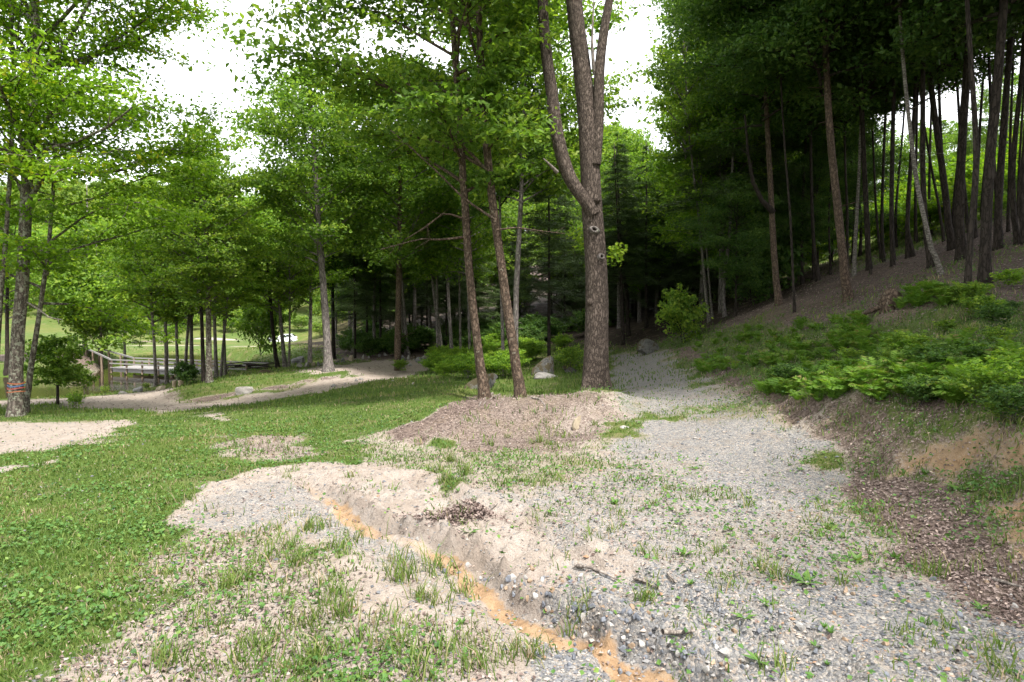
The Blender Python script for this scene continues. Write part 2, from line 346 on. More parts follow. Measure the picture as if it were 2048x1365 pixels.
def mixc(n, l, fac, a, b, mode='MIX'):
    m = n.new('ShaderNodeMix'); m.data_type = 'RGBA'; m.blend_type = mode
    for k, v in (('Factor', fac), ('A', a), ('B', b)):
        if isinstance(v, (int, float)): m.inputs[k].default_value = v
        elif isinstance(v, tuple): m.inputs[k].default_value = (*v, 1)
        else: l.new(v, m.inputs[k])
    return m.outputs['Result']
def leaf_mat(name, stops, trans=.4, tcol=(1.25, 1.35, .55), spec=.2, rough=.5, vary=.22):
    m, n, l, out = mat_new(name)
    at_ = n.new('ShaderNodeAttribute'); at_.attribute_name = 'tint'
    oi = n.new('ShaderNodeObjectInfo')
    tv = mathn(n, l, 'ADD', at_.outputs['Fac'], mathn(n, l, 'MULTIPLY', mathn(n, l, 'SUBTRACT', oi.outputs['Random'], .5), vary))
    r = ramp(n, stops); l.new(tv, r.inputs['Fac'])
    p = n.new('ShaderNodeBsdfPrincipled'); l.new(r.outputs['Color'], p.inputs['Base Color']); p.inputs['Roughness'].default_value = rough
    p.inputs['Specular IOR Level'].default_value = spec
    t = n.new('ShaderNodeBsdfTranslucent'); l.new(mixc(n, l, 1.0, r.outputs['Color'], tcol, 'MULTIPLY'), t.inputs['Color'])
    mx = n.new('ShaderNodeMixShader'); mx.inputs['Fac'].default_value = trans
    l.new(p.outputs[0], mx.inputs[1]); l.new(t.outputs[0], mx.inputs[2]); l.new(mx.outputs[0], out.inputs['Surface'])
    return m
def bark_mat(name, dark, light, lichen=None, lf=.55, zs=.22, scale=9, bump=.6):
    m, n, l, out = mat_new(name)
    tc = n.new('ShaderNodeTexCoord'); mp = n.new('ShaderNodeMapping'); mp.inputs['Scale'].default_value = (1, 1, zs); l.new(tc.outputs['Object'], mp.inputs['Vector'])
    n1 = noise(n, l, mp.outputs[0], scale * 2.2, 6, .65); v = n.new('ShaderNodeTexVoronoi'); v.feature = 'DISTANCE_TO_EDGE'; v.inputs['Scale'].default_value = scale * 1.6
    dst = n.new('ShaderNodeVectorMath'); dst.operation = 'ADD'; sc = n.new('ShaderNodeVectorMath'); sc.operation = 'SCALE'; sc.inputs['Scale'].default_value = .12
    l.new(n1.outputs['Color'], sc.inputs[0]); l.new(mp.outputs[0], dst.inputs[0]); l.new(sc.outputs[0], dst.inputs[1]); l.new(dst.outputs[0], v.inputs['Vector'])
    ed = mathn(n, l, 'MULTIPLY', v.outputs['Distance'], 5.0, True)
    hgt = mathn(n, l, 'MULTIPLY', ed, n1.outputs['Fac'])
    r = ramp(n, [(.12, dark), (.55, light)]); l.new(hgt, r.inputs['Fac']); col = r.outputs['Color']
    n2 = noise(n, l, tc.outputs['Object'], 2.3, 3)
    col = mixc(n, l, mathn(n, l, 'MULTIPLY', n2.outputs['Fac'], .5), col, tuple(c * .55 for c in light))
    if lichen:
        n3 = noise(n, l, tc.outputs['Object'], 11, 5, .7); lr = ramp(n, [(lf, (0, 0, 0)), (lf + .06, (1, 1, 1))]); l.new(n3.outputs['Fac'], lr.inputs['Fac'])
        col = mixc(n, l, mathn(n, l, 'MULTIPLY', lr.outputs['Color'], .75), col, lichen)
    p = n.new('ShaderNodeBsdfPrincipled'); l.new(col, p.inputs['Base Color']); p.inputs['Roughness'].default_value = .9; p.inputs['Specular IOR Level'].default_value = .15
    b = n.new('ShaderNodeBump'); b.inputs['Strength'].default_value = bump; b.inputs['Distance'].default_value = .03; l.new(hgt, b.inputs['Height']); l.new(b.outputs[0], p.inputs['Normal'])
    l.new(p.outputs[0], out.inputs['Surface']); return m
def rock_mat(name, base, dark, moss=0.0, lichen=.5, mosscol=(.09, .085, .02)):
    m, n, l, out = mat_new(name)
    tc = n.new('ShaderNodeTexCoord'); geo = n.new('ShaderNodeNewGeometry'); v = geo.outputs['Position']
    n1 = noise(n, l, v, 5, 8, .65); n2 = noise(n, l, v, 24, 6, .7); oi = n.new('ShaderNodeObjectInfo')
    r = ramp(n, [(.38, dark), (.58, base)]); l.new(n1.outputs['Fac'], r.inputs['Fac'])
    r2 = ramp(n, [(.55, (0, 0, 0)), (.64, (1, 1, 1))]); l.new(n2.outputs['Fac'], r2.inputs['Fac'])
    col = mixc(n, l, mathn(n, l, 'MULTIPLY', r2.outputs['Color'], lichen), r.outputs['Color'], tuple(min(.6, c * 1.35) for c in base))
    col = mixc(n, l, mathn(n, l, 'MULTIPLY', oi.outputs['Random'], .35), col, tuple(c * .7 for c in base))
    if moss:
        sx = n.new('ShaderNodeSeparateXYZ'); l.new(geo.outputs['Normal'], sx.inputs[0])
        f = mathn(n, l, 'ADD', mathn(n, l, 'MULTIPLY', sx.outputs['Z'], .6), mathn(n, l, 'SUBTRACT', mathn(n, l, 'MULTIPLY', n1.outputs['Fac'], 1.6), .78)); rm = ramp(n, [(.12, (0, 0, 0)), (.25, (1, 1, 1))]); l.new(f, rm.inputs['Fac'])
        col = mixc(n, l, mathn(n, l, 'MULTIPLY', rm.outputs['Color'], moss), col, mosscol)
    p = n.new('ShaderNodeBsdfPrincipled'); l.new(col, p.inputs['Base Color']); p.inputs['Roughness'].default_value = .85; p.inputs['Specular IOR Level'].default_value = .25
    b = n.new('ShaderNodeBump'); b.inputs['Strength'].default_value = .5; b.inputs['Distance'].default_value = .03
    l.new(mathn(n, l, 'ADD', n1.outputs['Fac'], mathn(n, l, 'MULTIPLY', n2.outputs['Fac'], .4)), b.inputs['Height']); l.new(b.outputs[0], p.inputs['Normal'])
    l.new(p.outputs[0], out.inputs['Surface']); return m
def tint_mat(name, stops, rough=.85, spec=.2, trans=0):
    if trans: return leaf_mat(name, stops, trans, (1.1, 1.1, .8), spec, rough)
    m, n, l, out = mat_new(name); a = n.new('ShaderNodeAttribute'); a.attribute_name = 'tint'; r = ramp(n, stops); l.new(a.outputs['Fac'], r.inputs['Fac'])
    p = n.new('ShaderNodeBsdfPrincipled'); l.new(r.outputs['Color'], p.inputs['Base Color']); p.inputs['Roughness'].default_value = rough; p.inputs['Specular IOR Level'].default_value = spec
    l.new(p.outputs[0], out.inputs['Surface']); return m
def plain_mat(name, col, rough=.7, spec=.3, var=.25, scale=8, metal=0):
    m, n, l, out = mat_new(name); tc = n.new('ShaderNodeTexCoord'); t = noise(n, l, tc.outputs['Object'], scale, 5)
    c = mixc(n, l, t.outputs['Fac'], tuple(x * (1 - var) for x in col), tuple(min(1, x * (1 + var)) for x in col))
    p = n.new('ShaderNodeBsdfPrincipled'); l.new(c, p.inputs['Base Color']); p.inputs['Roughness'].default_value = rough; p.inputs['Specular IOR Level'].default_value = spec; p.inputs['Metallic'].default_value = metal
    l.new(p.outputs[0], out.inputs['Surface']); return m

M = {}
M['maple'] = leaf_mat('maple_leaf', [(0, (0.072, 0.138, 0.012)), (.45, (0.151, 0.275, 0.018)), (.8, (0.252, 0.368, 0.023)), (1, (0.403, 0.386, 0.031))], .5)
M['green'] = leaf_mat('green_leaf', [(0, (0.059, 0.121, 0.019)), (.5, (0.134, 0.231, 0.034)), (1, (0.283, 0.364, 0.050))], .5)
M['deep'] = leaf_mat('deep_leaf', [(0, (0.027, 0.064, 0.015)), (.5, (0.059, 0.121, 0.026)), (1, (0.124, 0.192, 0.039))], .42)
M['lush'] = leaf_mat('lush_leaf', [(0, (0.076, 0.153, 0.019)), (.5, (0.166, 0.295, 0.033)), (1, (0.334, 0.424, 0.048))], .46)
M['hemlock'] = leaf_mat('hemlock_needle', [(0, (0.027, 0.051, 0.018)), (.5, (0.061, 0.098, 0.032)), (1, (0.115, 0.158, 0.043))], .2, (1.1, 1.2, .7), .25)
M['far'] = leaf_mat('far_leaf', [(0, (0.074, 0.141, 0.028)), (.5, (0.155, 0.245, 0.042)), (1, (0.311, 0.333, 0.056))], .4)
M['fern'] = leaf_mat('fern_leaf', [(0, (.060, .130, .017)), (.45, (.105, .205, .024)), (.85, (.155, .255, .034)), (1, (.19, .16, .06))], .42, vary=.8)
M['grass'] = leaf_mat('grass_blade', [(0, (0.043, 0.082, 0.019)), (.45, (0.094, 0.158, 0.030)), (.8, (0.167, 0.213, 0.055)), (1, (0.348, 0.264, 0.178))], .35, (1.15, 1.25, .6), .25)
M['cover'] = leaf_mat('groundcover_leaf', [(0, (0.037, 0.087, 0.026)), (.5, (0.081, 0.167, 0.038)), (1, (0.167, 0.246, 0.052))], .3)
M['litter'] = tint_mat('leaf_litter', [(0, (.070, .045, .037)), (.4, (.150, .110, .095)), (.75, (.26, .205, .180)), (1, (.42, .33, .27))], .8, .25)
M['pebble'] = tint_mat('gravel_stone', [(0, (.055, .058, .066)), (.35, (.120, .122, .130)), (.65, (.215, .205, .195)), (.85, (.33, .285, .24)), (1, (.25, .15, .09))], .75, .3)
M['bark_big'] = bark_mat('bark_ridged', (.040, .030, .024), (.185, .145, .118), (.22, .205, .165), .66, .30, 15, 1.0)
M['bark_lichen'] = bark_mat('bark_lichen', (.050, .040, .032), (.20, .165, .14), (.33, .34, .26), .52, .35, 9, .7)
M['bark_twin'] = bark_mat('bark_brown', (.040, .028, .020), (.165, .118, .085), (.22, .20, .15), .60, .5, 10, .8)
M['bark_grey'] = bark_mat('bark_grey', (.07, .06, .055), (.23, .20, .185), (.26, .27, .20), .58, .25, 9, .5)
M['bark_dark'] = bark_mat('bark_dark', (.014, .011, .009), (.055, .044, .036), (.08, .08, .06), .64, .25, 10, .6)
M['bark_birch'] = bark_mat('bark_pale', (.06, .05, .042), (.24, .22, .19), None, .5, 2.2, 6, .3)
M['dead'] = bark_mat('dead_wood', (.09, .075, .065), (.30, .26, .225), None, .5, .2, 12, .4)
M['hollow'] = plain_mat('knot_hollow', (.012, .009, .007), 1, 0, .2)
M['rock_pale'] = rock_mat('rock_pale', (.30, .28, .255), (.15, .138, .125))
M['rock_grey'] = rock_mat('rock_grey', (.20, .195, .19), (.085, .085, .085))
M['rock_moss'] = rock_mat('rock_moss', (.19, .185, .17), (.045, .043, .04), .9, .7, (.055, .042, .016))
M['rock_tan'] = rock_mat('rock_tan', (.33, .28, .20), (.20, .16, .11))
M['wood_grey'] = plain_mat('weathered_timber', (.24, .23, .22), .8, .2, .25, 14)
M['wood_tan'] = plain_mat('timber_post', (.20, .15, .11), .8, .2, .3, 12)
M['stump'] = plain_mat('cut_wood', (.34, .27, .19), .85, .2, .3, 10)
# ground
def ground_mat():
    m, n, l, out = mat_new('ground_soil'); geo = n.new('ShaderNodeNewGeometry'); P = geo.outputs['Position']
    A = {}
    for k in ('grass', 'gravel', 'litter', 'clay', 'humus_shade'):
        a = n.new('ShaderNodeAttribute'); a.attribute_name = k; A[k] = a.outputs['Fac']
    nb = noise(n, l, P, 1.6, 5); nm = noise(n, l, P, 9, 6, .65); nf = noise(n, l, P, 45, 5, .7); nvf = noise(n, l, P, 170, 3, .7)
    sand = ramp(n, [(.27, (.12, .095, .078)), (.5, (.285, .240, .203)), (.73, (.41, .365, .325))]); l.new(mathn(n, l, 'ADD', mathn(n, l, 'MULTIPLY', nm.outputs['Fac'], .55), mathn(n, l, 'MULTIPLY', nvf.outputs['Fac'], .45)), sand.inputs['Fac'])
    def thr(mask, nz, k=.9, lo=.42, hi=.58):
        f = mathn(n, l, 'ADD', mask, mathn(n, l, 'MULTIPLY', mathn(n, l, 'SUBTRACT', nz, .5), k)); mr = n.new('ShaderNodeMapRange'); mr.interpolation_type = 'SMOOTHSTEP'
        l.new(f, mr.inputs['Value']); mr.inputs['From Min'].default_value = lo; mr.inputs['From Max'].default_value = hi; return mr.outputs['Result']
    def vor(scale, rnd=1.0):
        v = n.new('ShaderNodeTexVoronoi'); v.inputs['Scale'].default_value = scale; v.inputs['Randomness'].default_value = rnd; l.new(P, v.inputs['Vector']); return v
    v1, v2 = vor(48), vor(95)
    gcol = ramp(n, [(0, (.085, .088, .096)), (.3, (.15, .152, .156)), (.6, (.24, .232, .22)), (.85, (.34, .30, .26)), (1, (.24, .18, .13))])
    sp = n.new('ShaderNodeSeparateColor'); l.new(v1.outputs['Color'], sp.inputs[0]); l.new(sp.outputs[0], gcol.inputs['Fac'])
    sp2 = n.new('ShaderNodeSeparateColor'); l.new(v2.outputs['Color'], sp2.inputs[0]); g2 = ramp(n, [(0, (.10, .103, .108)), (.5, (.205, .20, .193)), (1, (.33, .29, .25))]); l.new(sp2.outputs[0], g2.inputs['Fac'])
    gravel = mixc(n, l, thr(nf.outputs['Fac'], nm.outputs['Fac'], .4), gcol.outputs['Color'], g2.outputs['Color'])
    gravel = mixc(n, l, mathn(n, l, 'MULTIPLY', mathn(n, l, 'SUBTRACT', 1.0, thr(v1.outputs['Distance'], nf.outputs['Fac'], .1, .3, .6)), 0.0), gravel, (.1, .09, .08))
    v3 = vor(34); sp3 = n.new('ShaderNodeSeparateColor'); l.new(v3.outputs['Color'], sp3.inputs[0])
    lit = ramp(n, [(0, (.040, .028, .023)), (.45, (.10, .073, .062)), (.8, (.18, .138, .118)), (1, (.26, .21, .18))]); l.new(mathn(n, l, 'ADD', mathn(n, l, 'MULTIPLY', sp3.outputs[0], .6), mathn(n, l, 'MULTIPLY', nf.outputs['Fac'], .4)), lit.inputs['Fac'])
    gr = ramp(n, [(.25, (.034, .046, .013)), (.5, (.058, .095, .018)), (.75, (.105, .125, .033))]); l.new(mathn(n, l, 'ADD', mathn(n, l, 'MULTIPLY', nf.outputs['Fac'], .6), mathn(n, l, 'MULTIPLY', nm.outputs['Fac'], .4)), gr.inputs['Fac'])
    cl = ramp(n, [(.3, (.14, .085, .048)), (.5, (.30, .195, .112)), (.75, (.38, .30, .215))]); l.new(mathn(n, l, 'ADD', mathn(n, l, 'MULTIPLY', nm.outputs['Fac'], .7), mathn(n, l, 'MULTIPLY', nf.outputs['Fac'], .3)), cl.inputs['Fac'])
    col = sand.outputs['Color']
    col = mixc(n, l, thr(A['gravel'], mathn(n, l, 'ADD', mathn(n, l, 'MULTIPLY', nf.outputs['Fac'], .6), mathn(n, l, 'MULTIPLY', nm.outputs['Fac'], .4)), 1.6, .35, .65), col, gravel)
    col = mixc(n, l, thr(A['litter'], nf.outputs['Fac'], 1.8, .35, .65), col, lit.outputs['Color'])
    col = mixc(n, l, thr(A['clay'], mathn(n, l, 'ADD', mathn(n, l, 'MULTIPLY', nf.outputs['Fac'], .6), mathn(n, l, 'MULTIPLY', nm.outputs['Fac'], .4)), 1.5, .3, .8), col, cl.outputs['Color'])
    col = mixc(n, l, thr(A['grass'], mathn(n, l, 'ADD', mathn(n, l, 'MULTIPLY', nf.outputs['Fac'], .5), mathn(n, l, 'MULTIPLY', nm.outputs['Fac'], .5)), 1.8, .45, .75), col, gr.outputs['Color'])
    col = mixc(n, l, mathn(n, l, 'MULTIPLY', A['humus_shade'], mathn(n, l, 'ADD', .5, mathn(n, l, 'MULTIPLY', nm.outputs['Fac'], .8)), True), col, (.030, .022, .016))  # near-black brown for needle duff and the painted shade
    nfar = noise(n, l, P, .12, 4); col = mixc(n, l, mathn(n, l, 'MULTIPLY', thr(nfar.outputs['Fac'], nb.outputs['Fac'], .5, .42, .62), mathn(n, l, 'MULTIPLY', A['grass'], .45)), col, (.115, .105, .030))
    # wear with a shape of its own: paler and browner drifts
    col = mixc(n, l, mathn(n, l, 'MULTIPLY', thr(nb.outputs['Fac'], nm.outputs['Fac'], .5, .5, .7), .3), col, (.22, .165, .12))
    p = n.new('ShaderNodeBsdfPrincipled'); l.new(col, p.inputs['Base Color']); p.inputs['Roughness'].default_value = .95; p.inputs['Specular IOR Level'].default_value = .12
    hg = mathn(n, l, 'MULTIPLY', mathn(n, l, 'SUBTRACT', .6, v1.outputs['Distance']), A['gravel'])
    hh = mathn(n, l, 'ADD', mathn(n, l, 'MULTIPLY', nf.outputs['Fac'], .8), mathn(n, l, 'ADD', hg, mathn(n, l, 'MULTIPLY', nvf.outputs['Fac'], .35)))
    b = n.new('ShaderNodeBump'); b.inputs['Strength'].default_value = .9; b.inputs['Distance'].default_value = .022; l.new(hh, b.inputs['Height']); l.new(b.outputs[0], p.inputs['Normal'])
    l.new(p.outputs[0], out.inputs['Surface']); return m
M['ground'] = ground_mat()
def water_mat():
    m, n, l, out = mat_new('pond_water'); geo = n.new('ShaderNodeNewGeometry'); t = noise(n, l, geo.outputs['Position'], 3.0, 4); nb = noise(n, l, geo.outputs['Position'], .25, 3)
    p = n.new('ShaderNodeBsdfPrincipled'); l.new(mixc(n, l, nb.outputs['Fac'], (.026, .019, .010), (.036, .027, .014)), p.inputs['Base Color']); p.inputs['Roughness'].default_value = .06; p.inputs['IOR'].default_value = 1.33
    b = n.new('ShaderNodeBump'); b.inputs['Strength'].default_value = .10; b.inputs['Distance'].default_value = .03; l.new(t.outputs['Fac'], b.inputs['Height']); l.new(b.outputs[0], p.inputs['Normal'])
    l.new(p.outputs[0], out.inputs['Surface']); return m
M['water'] = water_mat()

# ------------------------------------------------------------------ ground and pond
nx, ny = len(GX), len(GY)
ii = (np.arange(ny - 1)[:, None] * nx + np.arange(nx - 1)[None, :]).ravel()
gme = new_mesh('ground', np.stack([XX.ravel(), YY.ravel(), ZZ.ravel()], 1), np.stack([ii, ii + 1, ii + nx + 1, ii + nx], 1),
               {k: ZON[:, :, i].ravel() for i, k in enumerate(('grass', 'gravel', 'litter', 'clay'))} | {'humus_shade': HUM_SHADE}, True)
tag(link('ground', gme, M['ground']), kind='structure')
pv = np.array(POND); pc = pv.mean(0); pv2 = pc + (pv - pc) * 1.06
wme = bpy.data.meshes.new('pond'); wme.from_pydata([(x, y, WATER) for x, y in pv2], [], [list(range(len(pv2)))]); wme.update()
tag(link('pond', wme, M['water']), kind='structure')

# ------------------------------------------------------------------ tree kit
def unit(v): return v / (np.linalg.norm(v) + 1e-9)
def grow_crown(seed, h0, h1, R, n_limb, up, n_leaf, size, spread=.45, prof=None, n_sub=7, flat=.35, aspect=.62, needle=False, droop=.25, bare=0, r_limb=.05, axis=None, limbs=None, bias=None):
    """limbs + leaves round an axis; returns (limb Buf, leaf Buf)"""
    g = np.random.default_rng(seed); LB, FB = Buf(), Buf(); anchors = []
    if prof is None: prof = lambda t: math.sin(math.pi * min(1, .18 + .82 * t) ** .8) ** .7
    specs = []
    if limbs: specs = limbs
    else:
        for i in range(n_limb):
            t = (i + g.random() * .8) / n_limb; az = i * 2.39996 + g.normal() * .35
            specs.append((h0 + (h1 - h0) * t, az, R * prof(t) * g.uniform(.75, 1.15), up * (1 - .2 * t) + g.normal() * .12 + .35 * t * (not needle), r_limb * (1.1 - .7 * t)))
    for (z, az, L, el, r0) in specs:
        if bias: L *= 1 - bias[1] * max(0, math.cos(az - bias[0]))
        L = max(L, .4)
        o = np.array((0, 0, z)) if axis is None else axis(z)
        n = 6; P = [o]; d = np.array((math.cos(az) * math.cos(el), math.sin(az) * math.cos(el), math.sin(el)))
        for k in range(n):
            d = unit(d + g.normal(size=3) * .10 + np.array((0, 0, -droop / n)))
            P.append(P[-1] + d * L / n)
        P = np.array(P); LB.tube(P, r0 * np.linspace(1, .22, n + 1), 5, tint=.5)
        ns = max(3, int(n_sub * (.6 + .4 * L / R)))
        for k in range(ns):
            s = .22 + .78 * (k + g.random()) / ns; f = s * n; i0 = min(int(f), n - 1); b = P[i0] + (P[i0 + 1] - P[i0]) * (f - i0)
            t = unit(P[i0 + 1] - P[i0]); sd = np.array((-t[1], t[0], 0)) * (1 if k % 2 else -1)
            q = unit(t * g.uniform(.35, .9) + unit(sd + 1e-6) * g.uniform(.5, 1.1) + np.array((0, 0, g.normal() * (.12 if needle else .28))))
            l2 = L * (.5 - .26 * s) * g.uniform(.7, 1.2) + .15
            e1 = b + q * l2 * .5 + np.array((0, 0, g.normal() * .03)); e2 = e1 + unit(q + np.array((0, 0, -.2 * droop)) + g.normal(size=3) * .15) * l2 * .5
            LB.tube(np.array([b, e1, e2]), np.array((.32, .2, .08)) * r0, 3, tint=.5)
            anchors.append((b, e1, e2, l2, g.uniform(-.16, .16)))
        anchors.append((P[-3], P[-2], P[-1], L * .3, g.uniform(-.16, .16)))
    w = np.array([a[3] for a in anchors]) ** .8; w /= w.sum()
    cnt = g.multinomial(n_leaf, w); A = [a for a in anchors]
    b = np.repeat(np.array([a[0] for a in A]), cnt, 0); e1 = np.repeat(np.array([a[1] for a in A]), cnt, 0); e2 = np.repeat(np.array([a[2] for a in A]), cnt, 0)
    ct = np.repeat(np.array([a[4] for a in A]), cnt); ll = np.repeat(np.array([a[3] for a in A]), cnt); m = len(b)
    u = g.random(m) ** .8 * 1.08; u2 = u[:, None]
    C = np.where(u2 < .5, b + (e1 - b) * u2 * 2, e1 + (e2 - e1) * (u2 - .5) * 2)
    dirv = e2 - b; dirv /= np.linalg.norm(dirv, axis=1)[:, None] + 1e-9
    if needle:
        lat = np.cross(dirv, np.array((0, 0, 1.0))); lat /= np.linalg.norm(lat, axis=1)[:, None] + 1e-9; sg = g.choice((-1.0, 1.0), m)[:, None]
        D = dirv * .6 + lat * sg * g.uniform(.4, 1.2, m)[:, None] + g.normal(size=(m, 3)) * .2 + np.array((0, 0, -.15))
        C = C + lat * sg * (np.abs(g.normal(size=m)) * spread * np.minimum(1, ll))[:, None] + g.normal(size=(m, 3)) * np.array((.04, .04, .05))
        N = np.array((0, 0, 1.0)) + g.normal(size=(m, 3)) * .3
        FB.leaves(C, N, D, size * g.uniform(.6, 1.3, m), size * aspect * g.uniform(.7, 1.2, m), np.clip(.45 + ct + g.normal(size=m) * .18, 0, 1), .1)
    else:
        C = C + g.normal(size=(m, 3)) * np.array((spread, spread, spread * flat)) * np.minimum(1, ll)[:, None] * .75
        D = dirv + g.normal(size=(m, 3)) * .8 + np.array((0, 0, -.35)); N = np.array((0, -.12, .8)) + g.normal(size=(m, 3)) * .75
        hz = np.clip((C[:, 2] - h0) / max(h1 - h0, 1) - .5, -.5, .5)
        FB.leaves(C, N, D, size * (lsz := np.clip(g.lognormal(-.08, .30, m), .4, 1.45)), size * aspect * lsz * g.uniform(.75, 1.2, m), np.clip(.48 + ct * 1.3 + g.normal(size=m) * .2, 0, 1))
    for k in range(bare):
        z = h0 * g.uniform(.25, 1); az = g.random() * 6.28; L = g.uniform(.4, 1.3); e = g.uniform(-.3, .3)
        d = np.array((math.cos(az), math.sin(az), e)); o = np.array((0, 0, z)) if axis is None else axis(z)
        LB.tube(np.array([o, o + d * L * .5, o + d * L + np.array((0, 0, -.1))]), np.array((.014, .01, .004)), 3, tint=.5)
    return LB, FB
PROTO = {}
def proto(key, mat, bark, **k):
    lb, fb = grow_crown(**k)
    PROTO[key] = dict(limb=lb.mesh(key + '_limbs', True), leaf=fb.mesh(key + '_leaves'), mat=mat, bark=bark, h0=k['h0'], h1=k['h1'])
    PROTO[key]['leaf'].materials.append(M[mat]); PROTO[key]['limb'].materials.append(M[bark])
tall = lambda t: (.55 + .6 * math.sin(math.pi * min(1, t * 1.05)))*(1 - .75 * max(0, t - .55) / .45)
spire = lambda t: (1 - t) ** .75 * .95 + .06
proto('mid', 'green', 'bark_grey', seed=11, h0=2.6, h1=12.0, R=3.3, n_limb=46, up=.45, n_leaf=16000, size=.175, spread=.42, prof=tall, flat=.32)
proto('mid2', 'lush', 'bark_grey', seed=12, h0=2.4, h1=11.0, R=2.9, n_limb=40, up=.5, n_leaf=13000, size=.17, spread=.40, prof=tall, flat=.3)
proto('broad', 'green', 'bark_grey', seed=13, h0=4.0, h1=16.0, R=4.6, n_limb=52, up=.5, n_leaf=24000, size=.235, spread=.55, prof=tall, flat=.4)
proto('canopy', 'deep', 'bark_dark', seed=14, h0=5.0, h1=15.5, R=4.0, n_limb=46, up=.4, n_leaf=34000, size=.155, spread=.5, prof=tall, flat=.4)
proto('canopy2', 'deep', 'bark_dark', seed=15, h0=4.2, h1=14.0, R=3.6, n_limb=44, up=.35, n_leaf=30000, size=.148, spread=.5, prof=tall, flat=.4)
proto('slim', 'green', 'bark_birch', seed=16, h0=5.0, h1=13.5, R=1.9, n_limb=36, up=.75, n_leaf=9000, size=.15, spread=.4, prof=tall, flat=.5)
proto('hem', 'hemlock', 'bark_dark', seed=17, h0=2.4, h1=15.5, R=3.4, n_limb=84, up=.05, n_leaf=60000, size=.17, spread=.26, prof=spire, needle=True, aspect=.24, n_sub=11, droop=.35, bare=14, r_limb=.028)
proto('hem2', 'hemlock', 'bark_dark', seed=18, h0=4.6, h1=16.5, R=3.2, n_limb=74, up=.02, n_leaf=50000, size=.18, spread=.26, prof=spire, needle=True, aspect=.24, n_sub=11, droop=.35, bare=26, r_limb=.028)
proto('fara', 'far', 'bark_grey', seed=19, h0=1.5, h1=11.0, R=4.6, n_limb=34, up=.6, n_leaf=7500, size=.48, spread=.8, flat=.6)
proto('farb', 'far', 'bark_grey', seed=20, h0=2.0, h1=13.5, R=4.2, n_limb=34, up=.7, n_leaf=7500, size=.46, spread=.8, flat=.6)
proto('farc', 'green', 'bark_grey', seed=21, h0=1.5, h1=12.0, R=4.6, n_limb=34, up=.6, n_leaf=8500, size=.42, spread=.7, flat=.55)
proto('bush', 'lush', 'bark_grey', seed=22, h0=.10, h1=.9, R=.85, n_limb=22, up=.7, n_leaf=3600, size=.085, spread=.22, flat=.7, r_limb=.012, n_sub=6)
proto('bush2', 'deep', 'bark_dark', seed=23, h0=.10, h1=1.3, R=.95, n_limb=24, up=.6, n_leaf=3800, size=.11, spread=.25, flat=.7, r_limb=.014, n_sub=6)
proto('weed', 'lush', 'bark_grey', seed=24, h0=.03, h1=.55, R=.6, n_limb=16, up=.9, n_leaf=1100, size=.09, spread=.18, flat=.8, r_limb=.006, n_sub=5)

def trunk_axis(P):
    zs = P[:, 2]
    def ax(z):
        k = min(max(np.searchsorted(zs, z) - 1, 0), len(P) - 2); t = np.clip((z - zs[k]) / (zs[k + 1] - zs[k] + 1e-9), 0, 1); return P[k] + (P[k + 1] - P[k]) * t
    return ax
def make_trunk(base, path, Y, wpx, height, seed, k=10, flare=1.35, rough=.0, straight=.5, taper=.22):
    """local trunk polyline and radii from pixel path at depth Y"""
    g = np.random.default_rng(seed)
    L = [np.array((0, 0, -.25)), np.zeros(3)]
    for (px, py) in path:
        p = at(px, py, Y) - base; p[1] = L[-1][1] + g.normal() * .03
        if p[2] > L[-1][2] + .15: L.append(p)
    if len(L) == 2: L.append(np.array((g.normal() * .08, g.normal() * .08, 2.0)))
    d = unit(L[-1] - L[-2])
    while L[-1][2] < height - .01:
        d = unit(d * (1 - straight * .4) + np.array((g.normal() * .05, g.normal() * .05, 1)) * straight * .4)
        L.append(L[-1] + d * min(1.6, max(.3, (height - L[-1][2]) / max(d[2], .3))))
    P0 = np.array(L); m = max(10, int(height / .45))
    s = np.concatenate([[0], np.cumsum(np.linalg.norm(np.diff(P0, axis=0), axis=1))]); q = np.concatenate([np.linspace(0, .9, 7), np.linspace(.9, s[-1], m)[1:]])
    P = np.stack([np.interp(q, s, P0[:, c]) for c in range(3)], 1)
    for _ in range(2): P[2:-1, :2] = (P[1:-2, :2] + 2 * P[2:-1, :2] + P[3:, :2]) / 4
    r0 = wpx * .46 * Y / FPX; t = q / s[-1]
    R = r0 * (1 - (1 - taper) * t ** 1.1); R *= 1 + (flare - 1) * np.exp(-np.clip(q - .2, 0, None) / .28)
    return P, R
